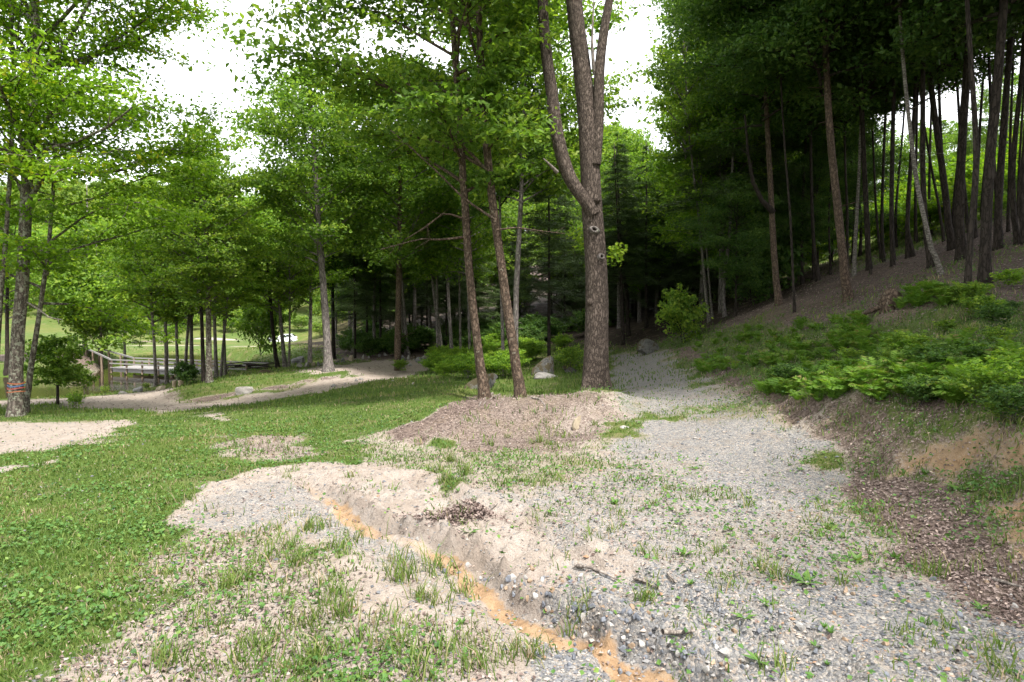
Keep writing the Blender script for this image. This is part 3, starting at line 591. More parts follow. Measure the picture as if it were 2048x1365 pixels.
def tree(name, label, base_px, wpx, key, height, path=(), Y=None, bark=None, group=None, cscale=1.0, cz=None, seed=None, k=9, rough=.12, rot=None, flare=1.55, csq=1.0):
    px, py = base_px; seed = int(px * 7 + py) if seed is None else seed
    b = hit(px, py) if Y is None else on_ground(px, Y)
    e = thing(name, label, 'tree', b, group); pr = PROTO.get(key)
    P, R = make_trunk(b, path, b[1], wpx, height, seed, k, flare)
    B = Buf(); B.tube(P, R, k, rough=rough, seed=seed, tint=.5)
    bk = bark or (pr['bark'] if pr else 'bark_dark')
    gg = np.random.default_rng(seed + 3); axf = trunk_axis(P)
    for q in range(gg.integers(5, 11)):
        z = gg.uniform(1.2, .62 * height); a_ = gg.random() * 6.28; L_ = gg.uniform(.12, .7); o_ = axf(z); d_ = np.array((math.cos(a_), math.sin(a_), gg.uniform(-.15, .5)))
        r_ = float(np.interp(z, P[:, 2], R)); B.tube(np.array([o_ + d_ * r_ * .5, o_ + d_ * (r_ + L_ * .5), o_ + d_ * (r_ + L_) + np.array((0, 0, -.04))]), np.array((.16, .1, .05)) * r_, 4, tint=.5)
    tr = link('trunk', B.mesh('trunk', True), M[bk], e)
    if pr:
        s = cscale; ch = pr['h1'] - pr['h0']
        if cz is None and height - ch * s < .3 * height: s = .7 * height / ch
        z0 = (height - ch * s) if cz is None else cz       # crown base height
        ax = trunk_axis(P)(z0 + (pr['h1'] - pr['h0']) * s * .35)
        rz = (seed * 2.399) % 6.28 if rot is None else rot
        for nm, me, par in (('limbs', pr['limb'], e), ('crown', pr['leaf'], e)):
            o = link(nm, me, None, par, (ax[0], ax[1], z0 - pr['h0'] * s)); o.scale = (s * csq, s * csq, s); o.rotation_euler[2] = rz
    return e, P, R

# ---- plain copies for woods far in
def copy_tree(src, loc, rz, s, label, group):
    o = src.copy(); COL.objects.link(o); o.location = [float(v) for v in loc]; o.rotation_euler[2] = rz; o.scale = (s, s, s); tag(o, label, None, group)
    for c in src.children:
        d = c.copy(); COL.objects.link(d); d.parent = o
    return o
def forest_proto(name, key, r0, seed):
    pr = PROTO[key]; e = thing(name, 'x', 'tree', (0, 0, 0)); g = np.random.default_rng(seed); n = 14
    P = np.stack([np.cumsum(g.normal(size=n) * .04), np.cumsum(g.normal(size=n) * .04), np.linspace(-.6, pr['h1'], n)], 1); P[:, :2] *= np.linspace(0, 1, n)[:, None]
    B = Buf(); B.tube(P, r0 * np.linspace(1.15, .2, n), 7, rough=.15, seed=seed, tint=.5)
    link('trunk', B.mesh('trunk', True), M[pr['bark']], e); link('limbs', pr['limb'], None, e); link('crown', pr['leaf'], None, e)
    return e
class Stand:
    def __init__(s, name, key, r0, seed): s.p = forest_proto(name, key, r0, seed); s.used = False
    def put(s, loc, rz, sc, label, group):
        if not s.used:
            s.used = True; o = s.p; o.location = [float(v) for v in loc]; o.rotation_euler[2] = rz; o.scale = (sc,) * 3; tag(o, label, None, group); return o
        return copy_tree(s.p, loc, rz, sc, label, group)

# ------------------------------------------------------------------ hero trees
def hero(name, label, base_px, wpx, path, Y, height, bark, mat, crown, k=14, rough=.16, flare=1.75, seed=1, group=None):
    b = on_ground(base_px[0], Y, base_px[1]); e = thing(name, label, 'tree', b, group)
    P, R = make_trunk(b, path, Y, wpx, height, seed, k, flare); B = Buf(); B.tube(P, R, k, rough=rough, seed=seed, tint=.5)
    tr = link('trunk', B.mesh('trunk', True), M[bark], e)
    lb, fb = grow_crown(axis=trunk_axis(P), seed=seed, **crown)
    link('limbs', lb.mesh('limbs', True), M[bark], e); link('crown', fb.mesh('crown'), M[mat], e)
    return e, b, P, R
def dead_branch(e, mat, pts_local, r0, name='dead_branch', twigs=0, seed=0):
    P = np.array(pts_local, float); B = Buf(); n = 9; s = np.linspace(0, len(P) - 1, n)
    Q = np.stack([np.interp(s, np.arange(len(P)), P[:, c]) for c in range(3)], 1); B.tube(Q, r0 * np.linspace(1, .3, n), 6, rough=.2, seed=seed)
    g = np.random.default_rng(seed)
    for t in range(twigs):
        i = g.integers(3, n - 1); d = unit(g.normal(size=3) + unit(Q[-1] - Q[0])) * g.uniform(.2, .5); B.tube(np.array([Q[i], Q[i] + d * .6, Q[i] + d]), np.array((.3, .2, .1)) * r0, 4)
    return link(name, B.mesh(name, True), M[mat], e)

lm, lmb, LP, LR = hero('maple_tree', 'tall maple with lichen patched grey trunk and coloured ribbons at the left edge', (31, 832), 27,
    [(34,780),(39,700),(45,620),(51,540),(54,440),(58,330),(62,240),(67,120),(66,20)], 14.5, 17, 'bark_lichen', 'maple',
    dict(h0=4.6, h1=16.5, R=4.9, n_limb=40, up=.5, n_leaf=44000, size=.118, spread=.40, flat=.26, prof=tall, n_sub=9, droop=.2, r_limb=.06), seed=101, flare=1.5)
for k, (pp, r) in enumerate([([(52,360),(90,300),(150,285),(215,255),(265,215)], .055), ([(58,300),(100,285),(190,315),(260,290)], .03)]):
    L = [at(x, y, 14.5 - .4 * i) - lmb for i, (x, y) in enumerate(pp)]; o = dead_branch(lm, 'bark_lichen', L, r, 'limb', 5, 41 + k)
dead_branch(lm, 'dead', [at(55,605,14.3) - lmb, at(78,620,14.0) - lmb, at(100,636,13.8) - lmb, at(125,640,13.7) - lmb], .022, twigs=2, seed=5)
hero('maple_tree', 'dark stemmed maple standing just behind the ribboned maple', (50, 828), 12, [(56,760),(66,680),(76,600),(92,500),(99,440),(101,380)], 15.4, 9.5, 'bark_lichen', 'maple',
    dict(h0=2.7, h1=8.6, R=3.9, n_limb=22, up=.22, n_leaf=24000, size=.11, spread=.36, flat=.16, prof=tall, n_sub=9, droop=.1, r_limb=.035), seed=102)
hero('maple_tree', 'thin maple leaning in at the left edge above the ribbons', (-14, 836), 11, [(-8,700),(4,560),(14,440),(24,300),(28,180),(26,80)], 14.9, 14, 'bark_lichen', 'maple',
    dict(h0=5.5, h1=13.5, R=3.0, n_limb=24, up=.5, n_leaf=18000, size=.12, spread=.38, flat=.26, prof=tall, n_sub=8, droop=.15, r_limb=.035), seed=103)
twA, twAb, TPA, _ = hero('tulip_tree', 'slim brown tree leaning left of its twin on the leafy mound', (970, 790), 20,
    [(963,740),(955,690),(946,620),(939,560),(934,480),(928,380),(922,300),(914,180),(906,60)], 13.3, 15, 'bark_twin', 'green',
    dict(h0=4.2, h1=14.6, R=4.5, n_limb=32, up=.45, n_leaf=36000, size=.132, spread=.42, flat=.30, prof=tall, n_sub=9, droop=.2, r_limb=.04, bias=(-.3, .7)), seed=104)
twB, twBb, TPB, _ = hero('tulip_tree', 'brown tree nearest the forked giant of the mound pair', (1042, 794), 22,
    [(1036,750),(1026,690),(1015,620),(1006,560),(996,480),(984,400),(975,320),(966,200),(958,60)], 13.0, 16, 'bark_twin', 'green',
    dict(h0=4.4, h1=15.6, R=4.2, n_limb=32, up=.5, n_leaf=27000, size=.132, spread=.42, flat=.30, prof=tall, n_sub=9, droop=.2, r_limb=.045, bias=(-.3, .86)), seed=105)
for nm, e, b, pp, Y, r in [('limb', twB, twBb, [(978,345),(920,285),(860,215),(800,150)], 13.0, .035), ('limb', twB, twBb, [(990,440),(930,400),(860,330),(780,260)], 12.6, .028),
        ('limb', twA, twAb, [(932,475),(880,480),(840,478),(760,500)], 13.3, .03), ('limb', twA, twAb, [(934,440),(890,425),(850,455),(810,480)], 12.9, .025), ('limb', twB, twBb, [(994,460),(1030,455),(1080,462),(1130,468)], 12.7, .018)]:
    dead_branch(e, 'bark_twin', [at(x, y, Y - .15 * i) - b for i, (x, y) in enumerate(pp)], r, nm, 6, int(pp[-1][0]))

# ---- the forked giant
BY = 13.4
fb_ = on_ground(1188, BY, 797); ft = thing('forked_tree', 'giant forked trunk with knot holes beside the gravel drive', 'tree', fb_)
def px_path(lst, Y, b): return np.array([at(x, y, Y) - b for x, y in lst])
def smooth_path(P, R, n):
    P = np.asarray(P, float); R = np.asarray(R, float); s = np.concatenate([[0], np.cumsum(np.linalg.norm(np.diff(P, axis=0), axis=1))]); q = np.linspace(0, s[-1], n)
    Q = np.stack([np.interp(q, s, P[:, c]) for c in range(3)], 1); r = np.interp(q, s, R)
    for _ in range(3): Q[1:-1] = (Q[:-2] + 2 * Q[1:-1] + Q[2:]) / 4; r[1:-1] = (r[:-2] + 2 * r[1:-1] + r[2:]) / 4
    return Q, r
def rough_tube(P, R, k, seed, flare=0, amp=.05):
    B = Buf(); B.tube(P, R, k, tint=.5); V = B.V[0]; n = len(P); g = seed * 3.1
    nv = n * k; C = np.repeat(P, k, 0); d = V[:nv] - C; an = np.tile(np.arange(k) * 2 * math.pi / k, n)
    L = np.repeat(np.concatenate([[0], np.cumsum(np.linalg.norm(np.diff(P, axis=0), axis=1))]), k)
    f = 1 + amp * 2 * (fbm(np.cos(an) * 1.2 + g, L * .9 + np.sin(an) * 1.2, seed) - .5)
    f += amp * .9 * (vnoise(an * 4.5 + g + .8 * vnoise(L * 2, an * 0, seed), L * 1.4, seed + 3) - .5)
    if flare: f += flare * np.exp(-np.clip(L - .2, 0, None) / .34) * (.45 + .9 * np.clip(np.cos(an * 3 + 1.0), -.4, 1))
    V[:nv] = C + d * f[:, None]; B.V[0] = V; return B
mp = [(1188,812),(1188,790),(1190,740),(1193,680),(1194,600),(1192,540),(1188,470),(1184,420),(1181,360),(1178,300),(1173,220),(1163,130),(1153,50),(1146,-20),(1138,-140),(1130,-280),(1128,-420)]
mr = np.array([60,58,55,52,50,49,47,46,43,42,40,38,36,34,28,20,12]) * .45 * BY / FPX
Q, r = smooth_path(px_path(mp, BY, fb_), mr, 90); trunk = link('trunk', rough_tube(Q, r, 30, 3, .65).mesh('trunk', True), M['bark_big'], ft)
Qm = Q
lp = [(1188,430),(1176,408),(1158,385),(1140,360),(1126,322),(1116,280),(1109,235),(1103,180),(1094,120),(1088,60),(1085,0),(1080,-120),(1060,-260)]
lr = np.array([26,26,26,26,26,25,25,23,22,21,20,15,9]) * .5 * BY / FPX
Q, r = smooth_path(px_path(lp, BY - .15, fb_), lr, 60); lo = link('limb', rough_tube(Q, r, 18, 5).mesh('limb', True), M['bark_big'], ft); lo['label'] = 'heavy bent limb forking off to the left'
rp = [(1190,330),(1194,285),(1197,240),(1197,170),(1200,120),(1208,60),(1219,0),(1235,-90),(1255,-220)]
rr_ = np.array([24,23,22,21,20,18,16,12,7]) * .5 * BY / FPX
Q, r = smooth_path(px_path(rp, BY - .1, fb_), rr_, 40); link('limb', rough_tube(Q, r, 16, 7).mesh('limb', True), M['bark_big'], ft)
dead_branch(ft, 'dead', [at(1189,150,BY-.1) - fb_, at(1184,100,BY-.2) - fb_, at(1185,50,BY-.2) - fb_, at(1189,-20,BY-.2) - fb_], .04, 'dead_branch', 0, 3)
dead_branch(ft, 'dead', [at(1114,345,BY-.2) - fb_, at(1100,330,BY-.4) - fb_, at(1087,318,BY-.5) - fb_], .045, 'branch_stub', 0, 4)
def knot(px, py, w, h, tilt=0, hole=True):
    Bk = Buf(); c = at(px, py, BY) - fb_; i = np.argmin(np.abs(Qm[:, 2] - c[2])); rad = np.interp(c[2], Qm[:, 2], np.interp(np.linspace(0, 1, len(mr)), np.linspace(0, 1, len(mr)), mr)[:len(mr)].mean() * np.ones(len(Qm)))
    rad = float(np.interp(c[2], (px_path(mp, BY, fb_))[:, 2], mr)) * 1.03
    off = c[0] - Qm[i, 0]; c[1] = Qm[i, 1] - math.sqrt(max(rad * rad - off * off, .004)) - .005
    an = np.linspace(0, 2 * math.pi, 15)[:-1]; ring = []
    W, Hh = w * .5 * BY / FPX, h * .5 * BY / FPX; nrm = unit(np.array((off / rad, -1, .1)))
    sx = unit(np.cross(nrm, (0, 0, 1))); sy = np.cross(sx, nrm)
    ct, st = math.cos(tilt), math.sin(tilt)
    prof = [(1.7, -.03), (1.45, .025), (1.15, .06), (.8, .055), (.55, .02)] if hole else [(1.5, -.03), (1.25, .03), (.8, .06), (.3, .07), (.02, .072)]
    V = []
    for (s, dd) in prof:
        for a in an:
            u, v = math.cos(a) * W * s, math.sin(a) * Hh * s; V.append(c + sx * (u * ct - v * st) + sy * (u * st + v * ct) + nrm * dd)
    V = np.array(V); k = len(an); F = []
    for q in range(len(prof) - 1):
        for j in range(k): F += [(q*k+j, q*k+(j+1)%k, (q+1)*k+(j+1)%k), (q*k+j, (q+1)*k+(j+1)%k, (q+1)*k+j)]
    Bk.add(V, F, .5); o = link('knot', Bk.mesh('knot', True), M['bark_grey' if hole else 'bark_big'], trunk)
    if hole:
        cc = c + nrm * .012; VV = np.array([cc] + [cc + sx * (math.cos(a) * W * .62 * ct - math.sin(a) * Hh * .62 * st) + sy * (math.cos(a) * W * .62 * st + math.sin(a) * Hh * .62 * ct) for a in an])
        me = new_mesh('hollow', VV, [(0, j + 1, (j + 1) % k + 1) for j in range(k)]); link('hollow', me, M['hollow'], trunk)
knot(1186, 463, 14, 9, .35); knot(1199, 516, 9, 9); knot(1178, 605, 10, 11, 0, False); knot(1192, 404, 9, 9, 0, False); knot(1190, 300, 8, 12, 0, False)
lb, fbx = grow_crown(seed=106, h0=10.2, h1=15.0, R=3.6, n_limb=22, up=.6, n_leaf=15000, size=.13, spread=.45, flat=.4, prof=tall, axis=lambda z: np.array((-.7, 0, z)), r_limb=.05)
link('limbs', lb.mesh('limbs', True), M['bark_big'], ft); link('crown', fbx.mesh('crown'), M['green'], ft)
g = np.random.default_rng(3)
for (px, py, n_) in [(1235,500,60),(1228,520,30),(1162,488,40),(1150,470,30)]:
    sb = Buf(); c = at(px, py, BY + .3) - fb_; C = c + np.clip(g.normal(size=(n_, 3)), -1.6, 1.6) * np.array((.10, .10, .08)); sb.leaves(C, np.array((0, 0, 1.)) + g.normal(size=(n_, 3)) * .6, g.normal(size=(n_, 3)), .12 * g.uniform(.7, 1.2, n_), .075, np.clip(.75 + g.normal(size=n_) * .15, 0, 1))
    s0 = np.array((0 + Qm[np.argmin(np.abs(Qm[:, 2] - c[2])), 0], .0, c[2] - .2)); sb.tube(np.array([s0, (s0 + c) / 2 + np.array((0, .1, .05)), c]), (.012, .008, .004), 4, tint=.1)
    link('leaf_spray', sb.mesh('leaf_spray'), M['lush'], ft)
# surface roots
for k, (pp, rr) in enumerate([([(985,789),(972,797),(962,806),(958,815)], .035), ([(1000,790),(985,797),(972,804),(966,812)], .025), ([(1062,797),(1080,800),(1090,812),(1088,824)], .022), ([(1028,796),(1010,800),(1000,808)], .02)]):
    par, pb = (twA, twAb) if k != 2 else (twB, twBb)
    Q = np.array([hit(x, y) for x, y in pp]); Q[:, 2] += rr * .45; dead_branch(par, 'dead', Q - pb, rr, 'root', 0, 60 + k)

# ------------------------------------------------------------------ mid and right trees
T = tree
# pond-side group
LN = 'lakeside_tree'
T(LN, 'slender grey trunk at the left end of the pondside row', (310, 770), 7, 'mid2', 9.6, [(309,700),(306,640)], Y=29, group='trees beside the pond')
T(LN, 'grey green trunk second from the left in the pondside row', (332, 767), 8, 'mid', 9.6, [(332,700),(330,620)], Y=29.5, group='trees beside the pond', rot=1)
T(LN, 'slim trunk third along the pondside row above the stumps', (355, 757), 7, 'mid2', 9.4, [(355,700),(353,620)], Y=30.5, group='trees beside the pond', rot=3)
T(LN, 'leaning slim trunk fourth along the pondside row', (369, 755), 7, 'mid2', 10.2, [(373,700),(378,640)], Y=31, group='trees beside the pond', rot=5)
T(LN, 'straight dark trunk fifth along the pondside row', (384, 752), 9, 'mid', 9.6, [(384,690),(384,620)], Y=31.5, group='trees beside the pond', rot=2)
T(LN, 'dark left stem of the double trunk beside the green shrub', (407, 768), 9, 'mid', 9.4, [(407,700),(404,620),(398,540)], Y=25.4, group='trees beside the pond', bark='bark_dark', rot=.5)
T(LN, 'thick lichen grey right stem of the double trunk by the pond', (418, 768), 13, 'mid', 10.2, [(417,700),(416,600),(414,500),(410,420)], Y=25.2, group='trees beside the pond', bark='bark_lichen', rot=4)
T(LN, 'brown trunk just right of the pondside double trunk', (432, 750), 8, 'mid2', 9.8, [(431,690),(429,620)], Y=30, group='trees beside the pond')
T(LN, 'thin trunk leaning right above the tangled dead branches', (441, 747), 6, 'mid2', 9.2, [(446,690),(452,640),(457,600)], Y=30.5, group='trees beside the pond', rot=2.2)
T(LN, 'pale thin trunk rightmost of the pondside row', (450, 744), 6, 'slim', 9.8, [(450,690),(449,620)], Y=31.5, group='trees beside the pond')
T(LN, 'pale trunk on the far bank where the bridge rail ends', (171, 703), 9, 'farc', 11.5, [(170,680),(172,640)], Y=43, bark='bark_grey', cscale=.78, cz=1.2)
T(LN, 'thin pale trunk beside the bridge ramp rail', (203, 706), 5, 'farc', 9, [(204,680),(203,650)], Y=42, bark='bark_grey', cscale=.62, cz=1.0)
T(LN, 'dark trunk far left behind the ribboned maple', (12, 720), 9, 'mid2', 10, [(14,690),(14,640)], Y=36, bark='bark_dark')
# centre left
T('roadside_tree', 'dark leaning trunk behind the round pale shrub', (555, 728), 9, 'mid2', 10.0, [(548,680),(543,620)], Y=33, bark='bark_dark', rot=1.2)
T('roadside_tree', 'brown stem of a close pair left of the white car', (570, 736), 9, 'mid2', 9.5, [(566,690),(560,620)], Y=32.5)
T('roadside_tree', 'pale thin stem of a close pair left of the white car', (577, 736), 5, 'slim', 9, [(579,690),(580,620)], Y=32)
T('roadside_tree', 'slim dark trunk between the white car and the big roadside trunk', (620, 724), 9, 'mid2', 11, [(620,690),(622,600)], Y=35)
T('roadside_tree', 'thick grey trunk with flared base standing on the road verge', (656, 742), 18, 'broad', 12.6, [(655,700),(650,640),(645,570),(640,500),(634,420)], Y=26, cscale=.68, cz=4.4, flare=1.9, bark='bark_grey', k=12)
T('roadside_tree', 'tan trunk standing alone at the bend of the dirt road', (795, 741), 15, 'broad', 14, [(795,700),(796,640),(797,580),(798,500)], Y=28, bark='bark_twin', cscale=.78, cz=4.4, flare=1.15, k=12)
T('roadside_tree', 'dark trunk right behind the flared roadside trunk', (667, 715), 9, 'canopy2', 13, [(667,690),(666,600)], Y=37, cscale=.9)
edge = [(707,713,9,40,'grey brown trunk behind the tan boulder at the wood edge'),(752,711,7,39,'pale bent trunk on the bright grassy verge'),(818,706,7,36,'leaning trunk just right of the tan roadside trunk'),(812,706,6,36.6,'pale mossy trunk touching the leaning one by the stones'),
        (830,703,9,40,'straight brown trunk above the heaped stones'),(875,714,7,33,'slim straight trunk of the crossing pair at the stone end'),(887,714,8,33.4,'leaning trunk of the crossing pair at the stone end'),(905,708,8,32,'bent grey trunk rising from bright bushes'),
        (921,702,6,34,'thin pale trunk left of the mound pair'),(940,706,7,30,'grey trunk half hidden behind the left mound tree')]
epath = {707:[(709,650),(711,600)],752:[(748,680),(748,620),(750,560)],818:[(812,670),(808,620),(804,570)],812:[(806,660),(801,600)],830:[(829,650),(829,560)],875:[(875,650),(874,570)],887:[(880,670),(872,620),(866,570)],905:[(900,650),(896,580)],921:[(920,640),(919,580)],940:[(938,640),(936,560)]}
for i, (px, py, w, Y, lb_) in enumerate(edge):
    T('wood_edge_tree', lb_, (px, py), w, ('mid', 'mid2', 'mid')[i % 3], 12 + (i * 37 % 5) * .7, epath[px], Y=Y, bark='bark_grey', cz=4.3, group='trees along the edge of the dark wood', cscale=.85)
T('wood_edge_tree', 'tall pale grey trunk directly behind the right mound tree', (1030, 700), 14, 'broad', 15, [(1031,640),(1033,560),(1038,480),(1043,380),(1046,280)], Y=22.5, bark='bark_grey', cscale=.72, cz=6.0, group='trees along the edge of the dark wood')
T('wood_edge_tree', 'pale trunk between the two mound trees', (1006, 700), 8, 'canopy2', 13, [(1005,650),(1003,600)], Y=24, bark='bark_grey', cscale=.7, group='trees along the edge of the dark wood')
# right hillside
HG = 'trees on the shaded right hillside'
def R_(label, base, w, path, key='canopy', h=15, Y=None, bark='bark_dark', cs=.9, cz=None, rot=None, k=9): return T('hillside_tree', label, base, w, key, h, path, Y=Y, bark=bark, group=HG, cscale=cs, cz=cz, rot=rot, k=k)
R_('thin dark trunk just right of the forked giant', (1246, 660), 8, [(1245,600),(1241,520),(1237,470)], 'hem2', 9.5, Y=30)
R_('second thin trunk right of the forked giant by the ferns', (1257, 652), 9, [(1254,600),(1248,540)], 'hem2', 9.5, Y=32)
R_('dark straight trunk behind the mossy boulder', (1293, 650), 8, [(1293,600),(1292,540)], 'hem2', 9.5, Y=33)
R_('slender pale birch leaning left beside the round shrub', (1418, 645), 7, [(1412,590),(1406,520),(1399,440),(1392,380),(1384,320)], 'slim', 14, Y=25.5, bark='bark_birch', cs=.9, cz=6.5)
R_('second pale thin stem close behind the leaning birch', (1424, 640), 5, [(1418,560),(1412,480),(1405,400)], 'slim', 13, Y=26.5, bark='bark_birch', cs=.8, cz=6)
R_('curved grey trunk right of the leaning birch', (1449, 628), 8, [(1445,590),(1450,540),(1457,490),(1460,440)], 'hem2', 14, Y=25, bark='bark_grey')
fk, FP, FR = R_('reddish forked trunk with an arching left limb on the slope', (1557, 615), 14, [(1553,570),(1549,520),(1546,470),(1545,420),(1542,360),(1538,300)], 'canopy', 14, Y=20.2, bark='bark_twin', cs=.8, cz=5.6)
fkb = np.array(fk.location); dead_branch(fk, 'bark_dark', [at(1547,425,20.2) - fkb, at(1524,402,20.1) - fkb, at(1506,365,20.0) - fkb, at(1496,310,19.9) - fkb, at(1490,230,19.8) - fkb], .10, 'limb', 3, 8)
R_('stout straight trunk with flared foot at the centre of the slope', (1696, 610), 18, [(1690,560),(1682,500),(1674,440),(1668,380),(1661,300),(1655,200)], 'canopy', 15, Y=16.8, bark='bark_twin', cs=.85, cz=5.4, k=12)
R_('pale birch stem beside the stout slope trunk', (1705, 560), 8, [(1707,520),(1711,470),(1714,420)], 'canopy2', 12, Y=20, bark='bark_birch', cs=.8, cz=5)
R_('thin dark trunk before the sunlit bushes left of the stout trunk', (1634, 566), 8, [(1631,520),(1626,470),(1624,400)], 'canopy2', 13, Y=23, cs=.8)
R_('dark trunk close right of the pale birch stem', (1735, 520), 11, [(1732,470),(1728,400),(1726,330)], 'canopy2', 13, Y=20, cs=.8)
R_('thin trunk silhouetted left of a sunlit gap', (1763, 515), 7, [(1762,450),(1763,380)], 'canopy2', 13, Y=21, cs=.75)
R_('thin straight trunk in front of bright bushes', (1783, 510), 8, [(1784,440),(1786,360),(1788,280)], 'canopy', 14, Y=20, cs=.8)
R_('slim dark trunk fourth from the leaning pale stem', (1811, 500), 9, [(1814,430),(1817,350)], 'canopy2', 13, Y=19.5, cs=.8)
R_('pale stem leaning sharply left above the upper ferns', (1879, 553), 10, [(1866,510),(1850,470),(1838,420),(1829,370),(1822,300),(1816,230)], 'canopy', 13, Y=14.6, bark='bark_birch', cs=.75, cz=6)
R_('dark trunk behind the sharply leaning pale stem', (1858, 520), 12, [(1853,460),(1848,380),(1846,300)], 'canopy', 15, Y=16.5, cs=.85)
R_('curved dark trunk on the ridge right of the leaning pale stem', (1899, 470), 14, [(1895,420),(1888,360),(1878,290),(1872,230)], 'canopy', 15, Y=18, cs=.9)
R_('broad doubled dark trunk high on the ridge', (1919, 505), 19, [(1917,450),(1918,380),(1922,300),(1926,230)], 'canopy', 16, Y=16, cs=.9, k=11)
R_('slim black trunk rising from the upper fern patch', (1931, 588), 12, [(1933,540),(1937,480),(1942,400),(1947,320),(1940,200),(1932,80)], 'canopy2', 14, Y=12.1, cs=.85, cz=5.5)
R_('straight brown trunk nearest the right edge of the slope', (1966, 545), 21, [(1968,490),(1971,430),(1977,350),(1984,270),(1991,190)], 'canopy', 16, Y=12.6, bark='bark_dark', cs=.85, cz=5.2, k=12)
R_('dark trunk leaning right behind the brown edge trunk', (1990, 460), 15, [(1994,420),(2001,350),(2006,280),(2011,200)], 'canopy', 15, Y=15.5, cs=.85)
R_('left stem of the dark pair at the far right ridge', (2029, 470), 11, [(2024,420),(2021,350),(2026,280)], 'canopy2', 14, Y=15.2, cs=.8)
R_('right stem of the dark pair at the far right ridge', (2044, 470), 12, [(2041,420),(2046,350),(2050,280)], 'canopy', 14, Y=15.0, cs=.8)
for i, (x, y, s) in enumerate([(12.2,7.2,.9),(13.5,10.5,1),(15.5,13.5,1),(12.8,.3,.85),(13,4.5,1),(18,17,1),(11.2,-3,1),(13,-1,1),(10,-8,1),(12,-7,1),(16,3,1),(17,8,1),(9.6,9.4,1),(11.2,11.4,1),(12.8,13.4,1)]):
    tree('hillside_tree', 'high crowned tree overhanging from beyond the right frame', (1024, 600), 14, 'canopy' if i % 2 else 'canopy2', 16, (), Y=10, group='overhanging trees on the right', cscale=1.0)[0].location = (x, y, float(H(x, y)))

g = np.random.default_rng(46)
for i in range(24):
    px = 1570 + 470 * (i + g.random()) / 24; Y = g.uniform(17.5, 27) if px < 1880 else g.uniform(16, 22)
    T('slope_tree', 'thin dark tree among the crowd of trunks on the right slope', (px, 560), g.uniform(4.5, 8.5), 'canopy2', g.uniform(10, 14), [(px + g.normal() * 6, 430), (px + g.normal() * 12, 330)], Y=Y, bark='bark_dark', group='thin trees crowding the right slope', cscale=.6, seed=900 + i)
for i, (px, Y, h) in enumerate([(1470,23.5,4.5),(1490,27,6),(1520,30,7),(1560,26,5.5),(1590,29,7),(1625,25,5),(1660,28,6.5),(1700,25,5)]):
    T('understory_tree', ('%s low leafy understory tree from the left under the slope trunks' % 'first second third fourth fifth sixth seventh eighth ninth tenth eleventh twelfth thirteenth fourteenth'.split()[i]), (px, 560), 4, 'canopy2', h, (), Y=Y, bark='bark_dark', group='understory trees of the right slope', cscale=.42, cz=1.1, seed=950 + i)
# deep woods
g = np.random.default_rng(77)
hemA, hemB, canA = Stand('hemlock_tree', 'hem', .13, 1), Stand('hemlock_tree', 'hem2', .12, 2), Stand('broadleaf_tree', 'canopy', .14, 3)
def wood(n, x0, x1, y0, y1, seed, gap, label, group, ok=lambda x, y: True, smin=.75, smax=1.05, mix=.2, used=[]):
    g = np.random.default_rng(seed); c = 0; tries = 0
    while c < n and tries < n * 60:
        tries += 1; x, y = g.uniform(x0, x1), g.uniform(y0, y1)
        if not ok(x, y) or any((x - a) ** 2 + (y - b) ** 2 < gap * gap for a, b in used): continue
        used.append((x, y)); c += 1; q = g.random()
        (canA if q < mix else hemA if q < (.35 if y < 46 else .85) + mix * .5 else hemB).put((x, y, float(H(x, y)) - .1), g.random() * 6.28, g.uniform(smin, smax), label, group)
def px_of(x, y): return CX + x / y * FPX
wood(56, -16, 14, 34, 70, 5, 2.0, 'dark hemlock standing in the dim wood behind the boulders and mound', 'hemlocks of the dim wood', lambda x, y: 690 < px_of(x, y) < 1225 and y > 36 + 0.1 * x, .5, .64, .1)
wood(54, 5, 28, 28, 66, 6, 1.9, 'dark hemlock crowding the black wood right of the forked trunk', 'hemlocks of the black wood', lambda x, y: 1250 < px_of(x, y) < 1540 and y > 28 and (px_of(x, y) > 1400 or y > 36), .55, .72, .1)
wood(8, 12, 30, 30, 60, 9, 3.5, 'thin leafed tree on the ridge behind the stout slope trunk', 'ridge trees', lambda x, y: 1520 < px_of(x, y) < 1680 and y > 30, .6, .8, .7)
# feature hemlock with pale feathery boughs
hemB.put(on_ground(1098, 27), 1.0, .62, 'young grey green hemlock with feathery boughs left of the forked trunk', 'hemlocks of the dim wood')
# mid background broadleaves beyond the wood, closing the view
brA, brB, brC = Stand('broadleaf_tree', 'broad', .17, 4), Stand('broadleaf_tree', 'mid', .14, 5), Stand('broadleaf_tree', 'mid2', .13, 6)
for i, (px, Y, s, st) in enumerate([(672,52,.80,brC),(700,56,.9,brA),(745,50,.95,brB),(800,58,1.0,brA),(860,52,1.0,brB),(905,47,.90,brA),(955,56,1.05,brA),(1005,44,.90,brB),(1055,52,1.05,brA),(1100,58,1.12,brA),(1150,46,.95,brB),(1190,54,1.0,brA),(1232,60,1.02,brA),(1270,58,.86,brC),(1238,36,.92,brB),(1278,37.5,.9,brC),(1312,39,.82,brB),(1310,62,.85,brC),(1350,60,.9,brC),(1500,38,1.15,brA),(1480,33,.98,brB),(1530,46,1.25,brA),(1570,42,1.2,brA),(1600,36,1.1,brB),(1440,31,.85,brC),(1402,29,.92,brC),(1442,27,1.02,brC),(1500,29,1.05,brC),(1410,36,.85,brC)]):
    st.put(on_ground(px, Y), i * 1.7, s, 'leafy green broadleaf tree rising behind the dim wood', 'broadleaf trees behind the wood')
for i, (px, Y, s, st) in enumerate([(250,48,.74,brB),(335,52,.76,brC)]):
    st.put(on_ground(px, Y), i * 2.1, s, 'leafy green tree filling the view above the footbridge', 'leafy trees above the footbridge')
